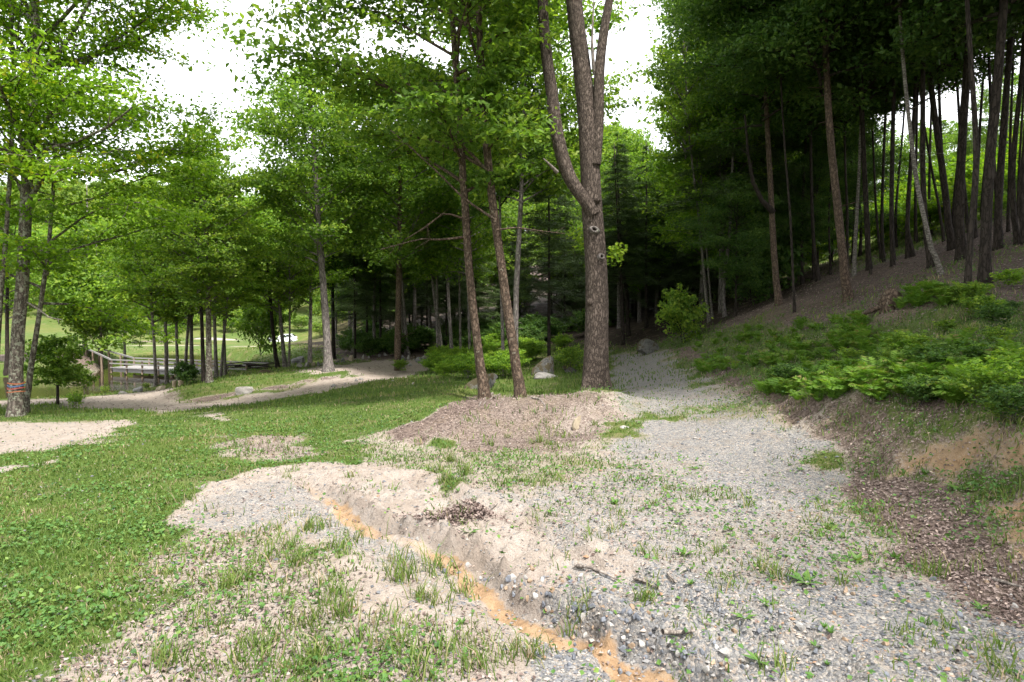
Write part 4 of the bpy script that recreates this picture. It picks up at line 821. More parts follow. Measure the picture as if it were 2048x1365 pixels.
for i, (x, y, s, st) in enumerate([(-17.5,13,.9,brA),(-21,19,.95,brB),(-19,6,.9,brA)]):
    st.put((x, y, float(H(x, y))), i * 2.1, s, 'broadleaf tree beyond the left frame beside the maples', 'trees beyond the left frame')
for i, px in enumerate(range(1660, 2120, 34)):
    (brB, brC)[i % 2].put(on_ground(px, 34 + (i * 7 % 5) * 3), i * 1.9, .40 + .06 * (i * 5 % 4), 'small leafy tree on the skyline of the clearing behind the slope trunks', 'skyline trees of the clearing')
# far hillside behind the pond
fA, fB, fC = Stand('hillside_tree', 'fara', .2, 7), Stand('hillside_tree', 'farb', .2, 8), Stand('hillside_tree', 'farc', .2, 9)
g = np.random.default_rng(15); n = 0
for row, Y in enumerate([100, 112, 124, 137, 150, 164, 178, 192, 207, 222, 238]):
    for px in np.arange(-160, 900, 4.6 * FPX / Y * 1.15):
        p_ = px + g.normal() * 18; yy = Y + g.normal() * 4
        if Y < 115 and 300 < p_ < 640 and g.random() < .75: continue
        b = on_ground(p_, yy); s = g.uniform(.75, 1.15) * (.75 if Y < 120 else 1); b[2] -= .5
        (fA if g.random() < .5 else fB if g.random() < .6 else fC).put(b, g.random() * 6.28, s, 'pale green tree on the wooded hillside beyond the pond field', 'trees on the far hillside'); n += 1

# ------------------------------------------------------------------ shrubs
sB, sB2 = PROTO['bush'], PROTO['bush2']
def shrub(name, label, px, Y, key, s, group=None, rz=0, py=None, mat=None, sz=1):
    b = hit(px, py) if py else on_ground(px, Y); e = thing(name, label, 'shrub', b, group); pr = PROTO[key]
    for nm, me in (('stems', pr['limb']), ('foliage', pr['leaf'])):
        o = link(nm, me, None, e); o.scale = (s, s, s * sz); o.rotation_euler[2] = rz
        if mat and nm == 'foliage': o.material_slots[0].link = 'OBJECT'; o.material_slots[0].material = M[mat]
    return e
e = thing('sapling', 'bushy round sapling between the ribboned maple and the pond', 'tree', on_ground(112, 21.5))
B = Buf(); B.tube(np.array([(0,0,-.1),(.02,0,.5),(0,.02,1.2),(.03,0,2.0)]), (.05,.045,.035,.015), 7, rough=.1); link('trunk', B.mesh('trunk', True), M['bark_dark'], e)
lb, fbx = grow_crown(seed=201, h0=.55, h1=2.2, R=1.05, n_limb=26, up=.45, n_leaf=5200, size=.12, spread=.26, flat=.6, r_limb=.014); link('limbs', lb.mesh('limbs', True), M['bark_dark'], e); link('crown', fbx.mesh('crown'), M['green'], e)
shrub('shrub', 'small half bare shrub on the grass beside the dirt road', 148, 19.5, 'weed', .55)
shrub('shrub', 'pale flowering little shrub at the pond edge', 208, 25.6, 'weed', .42, mat='far')
shrub('shrub', 'tiny round bush above the pond stones', 291, 27.5, 'weed', .36, mat='far')
shrub('shrub', 'green shrub growing against the stumps by the double trunk', 372, 25.6, 'bush2', .6)
e = shrub('shrub', 'large round pale green shrub behind the dark leaning trunk', 520, 38, 'bush', 2.3, mat='green', sz=1.35)
shrub('shrub', 'round broadleaf shrub at the foot of the black wood', 1362, 23.5, 'bush2', 1.05, mat='green', sz=1.2)
shrub('shrub', 'shrub under the curved grey trunk at the wood edge', 1500, 24.5, 'bush2', 1.1)
shrub('shrub', 'tall dark shrub left of the reddish forked trunk', 1525, 26, 'bush2', 2.0)
shrub('shrub', 'feathery bush behind the mossy boulders', 1138, 21.5, 'bush', .72, mat='green')
shrub('shrub', 'small bush in the shade by the tan field', 748, 44, 'bush2', 1.2)
shrub('shrub', 'low bush at the foot of the tan roadside trunk', 800, 27.3, 'bush', .45, mat='green')
g = np.random.default_rng(31); c = 0
while c < 46:
    px, py = g.uniform(868, 1155), g.uniform(695, 762)
    if py > 765 - abs(px - 950) * .10 - (px > 1040) * 30 or py < 700 - (px - 868) * .03: continue
    p = hit(px, py)
    if p[1] < 16.5 or p[1] > 40: continue
    e = shrub('undergrowth_bush', 'leafy bush in the undergrowth between the mound trees and the wood', px, p[1], 'bush', g.uniform(.45, .85), 'undergrowth bushes', g.random() * 6.28, sz=.85); c += 1
for i, (px, Y, sc_) in enumerate([(300,84,2.2),(345,92,2.6),(385,90,2.4),(432,96,3.0),(455,90,2.2),(492,97,3.0),(530,94,2.6),(560,98,3.0),(602,96,2.4),(640,90,2.2),(250,86,2.4),(470,100,3.4)]):
    shrub('field_shrub', ('%s pale green shrub from the left along the back of the far field' % 'first second third fourth fifth sixth seventh eighth ninth tenth eleventh twelfth'.split()[sorted([300,345,385,432,455,492,530,560,602,640,250,470]).index(px)]), px, Y, 'bush', sc_, 'shrubs along the far field', i * 1.4, mat='far', sz=.8)
g = np.random.default_rng(33)
for i in range(46):
    px = g.uniform(690, 1230); Y = g.uniform(36, 44) if px < 1000 else g.uniform(32, 44)
    shrub('shade_shrub', 'dark low shrub under the hemlocks of the dim wood', px, Y, 'bush2', g.uniform(.7, 1.2), 'dark shrubs of the dim wood', i * 1.1, sz=.8)
for i, (px, Y, s) in enumerate([(1600,34,1.6),(1625,33,1.3),(1650,36,1.7),(1580,37,1.5),(1750,27,1.3),(1775,29,1.5),(1800,26,1.3),(1830,27,1.5),(1850,24,1.2),(1880,26,1.4),(1905,23,1.2),(1940,24,1.4),(1870,30,1.8),(1820,32,1.8),(1770,34,1.8),(1720,36,1.8),(1960,28,1.7),(2000,25,1.4),(2035,22,1.1),(2050,28,1.8),(1930,30,1.8),(1985,21,.9),(2080,25,1.6),(1690,32,1.5)]):
    shrub('clearing_bush', 'sunlit yellow green bush in the clearing above the ridge', px, Y, 'bush', s, 'sunlit bushes of the clearing', i * 1.3, mat='maple' if i % 3 else 'lush', sz=.9)

g = np.random.default_rng(35)
for i in range(60):
    px, py = g.uniform(1420, 2046), g.uniform(565, 860)
    if py < 800 - (px - 1420) * .42 + 20 or (px < 1780 and py > 800): continue
    p = hit(px, py)
    if p[0] < 4.2: continue
    shrub('slope_plant', 'low green seedling plant on the shaded leafy slope', px, p[1], 'weed', g.uniform(.3, .62), 'seedlings on the slope', i * 1.7, sz=.75, mat=('lush', 'green', 'deep')[i % 3], py=py)
# ------------------------------------------------------------------ rocks
def rock_mesh(name, seed, sub=3, planes=18, flat=.8):
    g = np.random.default_rng(seed); bm = bmesh.new(); bmesh.ops.create_icosphere(bm, subdivisions=sub, radius=1.0)
    V = np.array([v.co[:] for v in bm.verts])
    for _ in range(planes):
        nrm = unit(g.normal(size=3)); d = g.uniform(.42, .78); s = V @ nrm; V = V - np.clip(s - d, 0, None)[:, None] * nrm
    V = V / np.abs(V).max(0)
    f = 1 + (fbm(V[:, 0] * 2 + seed, V[:, 1] * 2 + V[:, 2] * 2.6, seed) - .5) * .22; V = V * f[:, None] * np.array((1, .85, flat))
    for v, c in zip(bm.verts, V): v.co = c
    me = bpy.data.meshes.new(name); bm.to_mesh(me); bm.free(); return me
ROCKS = [rock_mesh('boulder_form', 300 + i, 3) for i in range(5)]
SMALL = [rock_mesh('stone_form', 320 + i, 2, 10) for i in range(6)]
_mm = {}
def rock(name, label, cat, px, py, w, h, mat, shape=0, rz=0.0, Y=None, group=None, tilt=0.0, depth=.8, small=False, sink=.25):
    p = hit(px, py) if Y is None else on_ground(px, Y); k = p[1] / FPX; W, Hh = w * .5 * k, h * k
    src = (SMALL if small else ROCKS)[shape]; key = (src.name, mat)
    if key not in _mm: me = src.copy(); me.materials.clear(); me.materials.append(M[mat]); _mm[key] = me
    o = link(name, _mm[key], None, None, (p[0], p[1], p[2] + Hh * (.5 - sink))); o.scale = (W, W * depth, Hh * .5 / .62 * (1 + sink)); o.rotation_euler = (0, tilt, rz)
    return tag(o, label, cat, group)
rock('boulder', 'pale triangular boulder on the verge above the dirt road', 'boulder', 491, 787, 38, 17, 'rock_pale', 0, .3, tilt=-.35)
rock('boulder', 'low grassy topped boulder beside the upper road', 'boulder', 530, 746, 34, 9, 'rock_moss', 1, .5)
rock('boulder', 'long grey slab of rock behind the pale thin stem', 'boulder', 592, 722, 34, 13, 'rock_grey', 2, .2, Y=36)
rock('boulder', 'big lichen covered boulder partly behind the left mound tree', 'boulder', 958, 776, 88, 26, 'rock_moss', 3, .2, Y=15.6, tilt=-.2, depth=.6)
rock('boulder', 'peaked mossy boulder with pale face left of the forked trunk', 'boulder', 1090, 738, 52, 36, 'rock_moss', 4, .8, Y=21)
rock('boulder', 'pale flat rock at the foot of the peaked mossy boulder', 'boulder', 1088, 744, 58, 14, 'rock_pale', 1, .1, Y=20)
rock('boulder', 'rusty mossy boulder left of the forked trunk', 'boulder', 1140, 727, 44, 22, 'rock_moss', 2, 1.4, Y=21.5)
rock('boulder', 'dark mossy boulder where the path enters the wood', 'boulder', 1302, 692, 54, 28, 'rock_moss', 0, .4, Y=24.5)
rock('stone', 'pale upright stone half buried in the mound', 'stone', 1152, 858, 24, 27, 'rock_tan', 3, .6, tilt=.25)
rock('stone', 'thin flat white stone lying beside the gravel', 'stone', 1248, 856, 26, 6, 'rock_pale', 1, .3)
rock('stone', 'flat white stone lying at the pond edge', 'stone', 243, 779, 22, 7, 'rock_pale', 1, .1, Y=26.5)
rock('stone', 'grey block stone at the pond edge', 'stone', 271, 776, 25, 10, 'rock_grey', 2, .2, Y=27)
rock('stone', 'brown stone block under the pondside trees', 'stone', 320, 776, 24, 9, 'rock_tan', 4, .1, Y=27)
rowst = [(600,735,14,7,'rock_pale'),(613,731,12,7,'rock_pale'),(625,729,14,8,'rock_tan'),(637,727,11,8,'rock_grey'),(645,731,8,4,'rock_pale'),(676,726,9,4,'rock_grey'),(684,722,13,7,'rock_grey'),(702,721,17,9,'rock_tan'),(726,722,9,9,'rock_pale'),(738,722,5,4,'rock_pale'),(759,718,8,5,'rock_grey'),(770,718,11,5,'rock_pale'),(783,717,9,5,'rock_tan')]
for i, (px, py, w, h, m_) in enumerate(rowst):
    rock('border_stone', 'pale stone in the row edging the upper dirt road', 'stone', px, py, w, h * 1.25, m_, i % 6, i * .7, Y=31.5 + (px - 600) * .03, group='stones edging the upper road', small=True)
for i, (px, Y, w, h) in enumerate([(806,33,12,9),(817,33.2,10,8),(829,33,14,10),(838,31.5,18,12),(848,32.6,14,10),(858,31.2,20,11),(868,32,16,9),(845,30.6,16,9),(862,30.2,14,8),(875,31.4,12,8),(820,30,10,6),(879,30,10,6)]):
    rock('heaped_stone', 'grey stone in the heap where the road meets the wood', 'stone', px, 715, w, h * 1.1, ('rock_grey', 'rock_pale', 'rock_moss')[i % 3], i % 6, i * .9, Y=Y, group='stones heaped at the road end', small=True)
for i, (px, py, w) in enumerate([(668,774,12),(690,769,7),(712,763,14),(722,760,10),(812,768,6),(826,769,8),(786,763,6)]):
    rock('edge_stone', 'white stone on the grass edge of the dirt road', 'stone', px, py, w, w * .5, 'rock_pale', i % 6, i, group='white stones along the grass edge', small=True)
# pebbles big enough to pick out
PX = [(937,1133,15,'w'),(1030,1165,9,'g'),(1063,1140,17,'t'),(1084,1160,16,'g'),(1140,1155,10,'g'),(1069,1197,16,'w'),(1087,1212,15,'g'),(1095,1190,11,'g'),(1168,1235,22,'w'),(1260,1228,15,'g'),(1272,1235,17,'g'),(1307,1236,12,'g'),(1325,1225,12,'w'),(1294,1289,12,'g'),(1450,1308,26,'w'),(1430,1288,12,'g'),(1350,1330,12,'w'),(1390,1308,14,'g'),(1440,1280,10,'t'),(1493,1337,12,'w'),(1690,1186,22,'t'),(1600,1255,20,'w'),(1640,1260,14,'g'),(1560,1225,13,'g'),(1520,1265,14,'g'),(1480,1250,12,'g'),(1820,1215,14,'g'),(1770,1290,17,'t'),(1850,1260,14,'g'),(1930,1265,18,'w'),(1985,1330,16,'g'),(1740,1210,14,'g'),(1700,1300,13,'g'),(1150,1290,10,'g'),(1185,1300,11,'g'),(1220,1310,12,'g'),(1090,1290,9,'w'),(1240,1345,14,'g'),(835,1080,13,'w'),(880,1092,8,'g'),(760,1060,9,'g'),(1105,1225,9,'t'),(1000,1150,8,'g')]
g = np.random.default_rng(51)
for k in range(110):
    u = g.random(); PX.append((g.uniform(1080, 2030), g.uniform(1150, 1360), g.uniform(8, 15), 'ggw t'.replace(' ', '')[g.integers(0, 4)]))
for k in range(70):
    t = g.random(); PX.append((980 + 420 * t + g.normal() * 60, 1135 + 190 * t - abs(g.normal()) * 18 + 20, g.uniform(8, 19), 'ggwt'[g.integers(0, 4)]))
lab = {'w': 'small white stone lying on the gravel near the gully', 'g': 'small blue grey stone lying on the gravel near the gully', 't': 'small tan stone lying on the gravel near the gully'}
M['peb_w'] = rock_mat('stone_white', (.36, .345, .325), (.24, .225, .205)); M['peb_g'] = rock_mat('stone_bluegrey', (.165, .175, .195), (.095, .10, .115)); M['peb_t'] = rock_mat('stone_tan', (.29, .215, .15), (.18, .12, .075))
for i, (px, py, w, c) in enumerate(PX):
    rock('pebble', lab[c], 'stone', px, py, w, w * .62, 'peb_' + c, i % 6, i * 1.3, group='stones scattered on the gravel', small=True, depth=.5 + (i * 7 % 5) * .12)

# ------------------------------------------------------------------ ground litter, gravel, grass (uncountable)
def cull(n, y0, y1, seed, wide=1.2):
    g = np.random.default_rng(seed); Y = np.exp(g.uniform(math.log(y0), math.log(y1), n)); X = Y * g.uniform(-wide, wide, n); return g, X, Y
def slope_n(x, y):
    e = .05; return np.stack([-(H(x + e, y) - H(x - e, y)) / (2 * e), -(H(x, y + e) - H(x, y - e)) / (2 * e), np.ones(len(x))], -1)
def dry(x, y): return H(x, y) > WATER + .1
# gravel
g, X, Y = cull(145000, 2.2, 13, 61); Z = zone(X, Y)
keep = g.random(len(X)) < np.clip(Z[:, 1] * .75 + .05 * (Z[:, 3] < .4), 0, 1) * (.35 + .65 * (fbm(X * 3, Y * 3, 66) > .45)); X, Y = X[keep], Y[keep]; n = len(X)
s = np.clip(g.lognormal(-4.98, .42, n), .0035, .022) * (1 + .05 * Y)
oct_ = np.array([(1,0,0),(-.9,.1,0),(.1,1,0),(0,-.9,.1),(0,.1,.8),(.05,0,-.6)]); of = np.array([(0,2,4),(2,1,4),(1,3,4),(3,0,4),(2,0,5),(1,2,5),(3,1,5),(0,3,5)])
V = oct_[None] * (1 + g.normal(size=(n, 6, 1)) * .22) * s[:, None, None] * np.stack([np.ones(n), g.uniform(.6, 1, n), g.uniform(.4, .75, n)], -1)[:, None, :]
a = g.random(n) * 6.28; ca, sa = np.cos(a)[:, None], np.sin(a)[:, None]; V = np.stack([V[..., 0] * ca - V[..., 1] * sa, V[..., 0] * sa + V[..., 1] * ca, V[..., 2]], -1)
V += np.stack([X, Y, H(X, Y) + s * .15], -1)[:, None, :]
gme = new_mesh('gravel', V.reshape(-1, 3), (of[None] + (np.arange(n) * 6)[:, None, None]).reshape(-1, 3), {'tint': np.repeat(np.clip(g.beta(2, 2.2, n) + (g.random(n) < .08) * .4, 0, 1), 6)})
tag(link('gravel', gme, M['pebble']), 'loose grey and white gravel strewn over the drive', 'gravel', kind='stuff')
# litter
B = Buf(); g, X, Y = cull(280000, 2.2, 32, 62); Z = zone(X, Y); keep = (g.random(len(X)) < np.clip(Z[:, 2] * .9 + .006, 0, 1) * (1 - .8 * lookup(HUM_SHADE.reshape(XX.shape), X, Y))) & dry(X, Y); X, Y = X[keep], Y[keep]; n = len(X)
N = slope_n(X, Y) + g.normal(size=(n, 3)) * .35; L = g.uniform(.010, .028, n) * (1 + .07 * Y)
B.leaves(np.stack([X, Y, H(X, Y) + .006 + g.random(n) * .012], -1), N, g.normal(size=(n, 3)), L, L * .6, np.clip(g.beta(2, 2.3, n), 0, 1), .3)
n = 1000; X = PILE[0] + g.normal(size=n) * .17; Y = PILE[1] + g.normal(size=n) * .075; L = g.uniform(.015, .042, n)
B.leaves(np.stack([X, Y, H(X, Y) + .01 + g.random(n) * .03], -1), np.array((0, 0, 1.)) + g.normal(size=(n, 3)) * .6, g.normal(size=(n, 3)), L, L * .55, np.clip(g.beta(2, 2.3, n), 0, 1), .3)
tag(link('leaf_litter', B.mesh('leaf_litter'), M['litter']), 'fallen brown leaves scattered over the ground', 'leaf litter', kind='stuff')
# grass
B = Buf()
def blades(X, Y, Hh, W, tint, lean, g):
    n = len(X); a = g.random(n) * 6.28; d = np.stack([np.cos(a), np.sin(a), np.zeros(n)], -1); ld = g.random(n) * 6.28; lv = np.stack([np.cos(ld), np.sin(ld), np.zeros(n)], -1) * (lean * Hh)[:, None]
    b = np.stack([X, Y, H(X, Y) - .004], -1); up = np.stack([np.zeros(n), np.zeros(n), Hh], -1); w = d * (W * .5)[:, None]
    m_ = b + up * .6 + lv * .35; t = b + up * .92 + lv
    V = np.stack([b - w, b + w, m_ + w * .7, m_ - w * .7, t], 1).reshape(-1, 3); k = np.arange(n)[:, None] * 5
    F = (np.array([(0,1,2),(0,2,3),(3,2,4)])[None] + k[:, :, None]).reshape(-1, 3); B.add(V, F, np.repeat(tint, 5))
g, X, Y = cull(280000, 2.2, 15, 63); Z = zone(X, Y); nz = fbm(X * 2.3, Y * 2.3, 67); keep = g.random(len(X)) < np.clip((Z[:, 0] + (nz - .5) * .9 * (1 - Z[:, 0] * .6)) * 1.05 - .12, 0, 1) ** 1.3
X, Y, nz, zz = X[keep], Y[keep], nz[keep], Z[keep]; n = len(X); hh = g.uniform(.02, .052, n) * (.6 + .8 * nz) * (1 + .02 * Y) * (1 + .8 * (zz[:, 2] > .4))
blades(X, Y, hh, (.0045 + .0009 * Y) * g.uniform(.7, 1.4, n), np.clip(.40 + (nz - .5) * .5 + (fbm(X * .9, Y * .9, 69) - .5) * .7 + g.normal(size=n) * .17 + (g.random(n) < .10) * .4, 0, 1), g.uniform(.1, .9, n), g)
g, X, Y = cull(105000, 15, 60, 64); Z = zone(X, Y); keep = (g.random(len(X)) < np.clip(Z[:, 0] * 1.1 - .15, 0, 1)) & dry(X, Y); X, Y = X[keep], Y[keep]; n = len(X)
blades(X, Y, g.uniform(.05, .13, n), .0015 * Y * g.uniform(.7, 1.3, n), np.clip(.5 + g.normal(size=n) * .16 + (fbm(X * .6, Y * .6, 68) - .5) * .7, 0, 1), g.uniform(.1, .6, n), g)
# tufts in the bare soil
tc = [(595,1130),(560,1150),(535,1120),(580,1100),(620,1060),(650,1055),(720,1080),(680,1100),(800,1130),(815,1150),(795,1160),(870,1145),(840,1200),(860,1210),(930,1190),(660,1200),(600,1250),(520,1290),(450,1180),(490,1160),(400,1250),(930,1300),(950,1340),(1060,1310),(590,1345),(760,1240),(745,1280),(690,1230),(640,1240),(540,1320),(1080,885),(1070,975),(890,960),(930,950),(870,945),(900,925),(980,890),(1100,890),(1520,1140),(1560,1160),(1450,1170),(2000,1340),(1860,1150),(1290,1200),(520,1075),(375,1000),(470,1090),(700,1300),(340,1010),(640,1320),(480,1340),(800,1300),(1550,1335),(330,1330),(850,1340),(1150,1230)]
g = np.random.default_rng(65); pos = [hit(*p)[:2] for p in tc]
for k in range(330):
    u = math.exp(g.uniform(math.log(2.4), math.log(10))); x = u * g.uniform(-.9, .9); z = zone(np.array([x]), np.array([u]))[0]
    if z[0] < .7 and z[3] < .3 and g.random() < .25 + z[0]: pos.append((x, u))
for i, (x, y) in enumerate(pos):
    n = int(g.uniform(25, 80)) if i < len(tc) else int(g.uniform(8, 34)); sp = g.uniform(.03, .075); k = g.uniform(.7, 1.2) * (1.0 if i < len(tc) else .7)
    blades(x + g.normal(size=n) * sp, y + g.normal(size=n) * sp, g.uniform(.05, .17, n) * k, g.uniform(.004, .008, n) * (1 + .05 * y), np.clip(.55 + g.normal(size=n) * .18 + (g.random(n) < .1) * .4, 0, 1), g.uniform(.2, 1.0, n), g)
tag(link('grass', B.mesh('grass'), M['grass']), 'short uneven green grass of the lawn and tufts in bare soil', 'grass', kind='stuff')
# clover and low weeds in the lawn, ground cover on the bank
B = Buf(); g, X, Y = cull(135000, 2.2, 12, 71); Z = zone(X, Y); nz = fbm(X * 1.4 + 9, Y * 1.4, 72); keep = (g.random(len(X)) < np.clip(Z[:, 0] * (nz - .32) * 2.6, 0, 1)) & (Z[:, 2] < .5); X, Y, nz = X[keep], Y[keep], nz[keep]; n = len(X)
L = g.uniform(.014, .032, n) * (1 + .05 * Y)
B.leaves(np.stack([X, Y, H(X, Y) + g.uniform(.01, .05, n)], -1), np.array((0, 0, 1.)) + g.normal(size=(n, 3)) * .4, g.normal(size=(n, 3)), L, L * .85, np.clip(.5 + g.normal(size=n) * .2, 0, 1), .12)
g, X, Y = cull(280000, 3, 34, 73); Z = zone(X, Y); nz = fbm(X * 1.1 + 5, Y * 1.1, 74); keep = (X > 1.2) & (g.random(len(X)) < np.clip((Z[:, 0] * Z[:, 2]) * 4 * (nz - .30), 0, 1)); X, Y = X[keep], Y[keep]; n = len(X)
L = g.uniform(.016, .04, n) * (1 + .04 * Y)
B.leaves(np.stack([X, Y, H(X, Y) + g.uniform(.01, .16, n)], -1), np.array((0, 0, 1.)) + g.normal(size=(n, 3)) * .5, g.normal(size=(n, 3)), L, L * .6, np.clip(.45 + g.normal(size=n) * .2, 0, 1), .15)
tag(link('groundcover', B.mesh('groundcover'), M['cover']), 'low clover and leafy ground cover on lawn and bank', 'ground cover', kind='stuff')

# ------------------------------------------------------------------ ferns
def frond_mesh(name, seed, L=.62, n=15):
    g = np.random.default_rng(seed); B = Buf(); s = np.linspace(0, 1, 9); R = np.stack([s * L * .78, np.zeros(9), L * (.95 * s - .55 * s * s * s)], 1)
    B.tube(R, .004 * np.linspace(1, .3, 9), 3, tint=.3)
    C, N, D, Ls, W = [], [], [], [], []
    for i in range(n):
        t = .12 + .88 * i / n; p = np.array([np.interp(t, s, R[:, c]) for c in range(3)]); q = np.array([np.interp(min(1, t + .03), s, R[:, c]) for c in range(3)]); tg = unit(q - p + 1e-6); ln = L * .30 * math.sin(math.pi * (.12 + .86 * t)) ** .8 + .01
        for sg in (-1, 1):
            d = unit(np.array((0, sg, 0)) + tg * .45 + np.array((0, 0, -.12)) + g.normal(size=3) * .06); C.append(p + d * ln * .5); D.append(d); N.append(np.cross(tg, np.array((0, 1, 0))) * 1.0 + g.normal(size=3) * .1); Ls.append(ln); W.append(L * .055)
    N = np.array(N); N[N[:, 2] < 0] *= -1; B.leaves(C, N, D, np.array(Ls), np.array(W), np.clip(.5 + g.normal(size=len(C)) * .15, 0, 1), .1); return B.mesh(name)
FR_ = [frond_mesh('frond', 400 + i) for i in range(3)]
for f in FR_: f.materials.append(M['fern'])
def fern(p, s, label, group, g, n=9):
    e = thing('fern', label, 'fern', p, group)
    for k in range(n):
        o = link('frond', FR_[k % 3], None, e); o.rotation_euler = (g.normal() * .15, -g.uniform(-.15, .55), k * 6.283 / n + g.normal() * .25); q = s * g.uniform(.75, 1.2); o.scale = (q, q, q)
    return e
FZ = [((1490,792),(1700,815),(1900,820),(2040,770),(2040,720),(1900,690),(1800,680),(1690,690),(1610,735)), ((1360,690),(1560,650),(1740,632),(1790,660),(1600,730),(1440,745)), ((1390,730),(1450,725),(1450,748),(1395,748)), ((1790,600),(1830,572),(1920,570),(1980,600),(1900,625),(1800,625))]
labs = ['bright fern in the dense patch low on the right bank', 'fern in the upper band across the shaded bank', 'bright fern clump alone beside the gravel path', 'dark fern in the patch high under the slope trees']
g = np.random.default_rng(81)
for zi, (poly, cnt, s) in enumerate(zip(FZ, (135, 85, 8, 30), (.5, .45, .55, .52))):
    pa = np.array(poly, float); c = 0
    while c < cnt:
        px, py = g.uniform(pa[:, 0].min(), pa[:, 0].max()), g.uniform(pa[:, 1].min(), pa[:, 1].max())
        if poly_sd(np.array([px]), np.array([py]), [tuple(q) for q in pa])[0] < 0: continue
        fern(hit(px, py), s * g.uniform(.7, 1.15), labs[zi], ('ferns of the low bank', 'ferns of the upper band', 'ferns by the path', 'ferns under the slope trees')[zi], g); c += 1

# ------------------------------------------------------------------ small weeds with leaves
def weed_mesh(seed, n, L, up):
    g = np.random.default_rng(seed); B = Buf(); a = np.arange(n) * 2.4 + g.normal(size=n) * .2; u = up * g.uniform(.5, 1.3, n); D = np.stack([np.cos(a), np.sin(a), u], -1); Ls = L * g.uniform(.6, 1.2, n)
    D /= np.linalg.norm(D, axis=1)[:, None]; C = D * (Ls * .55)[:, None]; N = np.stack([-np.cos(a) * u, -np.sin(a) * u, np.ones(n)], -1)
    B.leaves(C, N, D, Ls, Ls * .34, np.clip(.55 + g.normal(size=n) * .15, 0, 1), .15); me = B.mesh('weed_leaves'); me.materials.append(M['cover']); return me
WM = [weed_mesh(500 + i, n, L, u) for i, (n, L, u) in enumerate([(9, .13, .5), (12, .10, .9), (7, .16, .35), (14, .08, 1.2)])]
wl_ = {(1660,1060): 'leafy weed clump on the gravel before the leaf drift', (1715,1125): 'broad leafed weed with one long leaf on the gravel', (1610,1165): 'small rosette weed near the lone grass tuft', (1790,1120): 'pointed leaf weed at the leaf drift edge', (1370,1110): 'low weed beside the orange yellow leaf', (1230,1010): 'weed patch in the middle of the gravel', (1920,980): 'weed at the foot of the orange clay bank', (1850,950): 'pale green weed below the orange clay', (460,1170): 'broad leafed weed in the lawn edge', (220,1200): 'bright weed in the left lawn'}
for i, ((px, py), lb_) in enumerate(wl_.items()):
    o = link('weed', WM[i % 4], None, None, hit(px, py)); o.scale = (.8,) * 3; o.rotation_euler[2] = i; tag(o, lb_, 'weed')
g = np.random.default_rng(83)
for k in range(56):
    px, py = g.uniform(900, 2030), g.uniform(900, 1340); p = hit(px, py); z = zone(p[:1], p[1:2])[0]
    if z[3] > .3: continue
    o = link('weed', WM[k % 4], None, None, p); s = g.uniform(.2, .5); o.scale = (s, s, s); o.rotation_euler[2] = k; tag(o, 'small green seedling weed sprouting from the gravel drive', 'weed', 'seedling weeds on the drive')

# ------------------------------------------------------------------ sticks, stumps, brush
def stick(label, pp, r, seed, mat='dead', lift=.012):
    Q = np.array([hit(x, y) for x, y in pp]); b = Q[0].copy(); Q[:, 2] += r + lift; n = 10; s = np.linspace(0, len(Q) - 1, n); q = np.stack([np.interp(s, np.arange(len(Q)), Q[:, c]) for c in range(3)], 1)
    B = Buf(); B.tube(q - b, r * np.linspace(1, .55, n), 7, rough=.25, seed=seed); o = link('stick', B.mesh('stick', True), M[mat], None, b); return tag(o, label, 'stick')
stick('curved grey stick lying on the soil right of the gully', [(1150,1138),(1180,1143),(1210,1155),(1235,1168)], .012, 1)
stick('thick short stick lying across the stones', [(1325,1278),(1350,1275),(1390,1272)], .014, 2)
stick('thin bent twig right of the curved stick', [(1335,1153),(1345,1165),(1352,1172)], .010, 3)
stick('pale stick lying on the leaf drift at the right edge', [(1985,1165),(2010,1173),(2045,1183)], .012, 4)
stick('straw coloured stem lying in the gravel', [(1328,1002),(1345,1025),(1372,1038)], .006, 5)
stick('short stick on the gravel by the tan stone', [(1605,1186),(1630,1184)], .008, 6)
stick('dark twig lying behind the curved stick', [(1268,1163),(1290,1170),(1310,1180)], .009, 7)
stick('short twig beside the ridge of leaves', [(982,1022),(995,1012)], .009, 8)
stick('pale twig standing out at the lower right gravel', [(1915,1310),(1922,1285)], .008, 9)
for i, (px, Y, w, h, lb_) in enumerate([(347,27.2,8,13,'pale upright log stump beside the pond stones'), (360,27,10,11,'darker log stump beside the green shrub')]):
    b = on_ground(px, Y); k = Y / FPX; B = Buf(); B.tube(np.array([(0,0,-.1),(0,0,h*k*.5),(0.01,0,h*k),(0.01,0,h*k+.01)]), np.array((1.1,1,.95,.8)) * w * .5 * k, 10, rough=.15, seed=i); o = link('stump', B.mesh('stump', True), M['stump'], None, b); tag(o, lb_, 'stump')
b = hit(1778, 617); e = thing('rotten_stump', 'mossy broken stump under the upper ferns', 'stump', b); B = Buf(); B.tube(np.array([(0,0,-.2),(0,0,.15),(.02,0,.32),(.05,0,.4)]), (.26,.2,.16,.07), 12, rough=.5, seed=9); link('stump_body', B.mesh('stump_body', True), M['bark_twin'], e)
for i in range(3):
    a = 1.9 + i * 1.2; B = Buf(); B.tube(np.array([(0,0,.05),(math.cos(a)*.25,math.sin(a)*.25,.0),(math.cos(a)*.5,math.sin(a)*.5,-.12)]), (.08,.06,.03), 6, rough=.2); link('root', B.mesh('root', True), M['bark_twin'], e)
b = on_ground(500, 33.5); e = thing('fallen_branch', 'tangle of fallen grey branches lying beyond the double trunk', 'branch', b); g = np.random.default_rng(91)
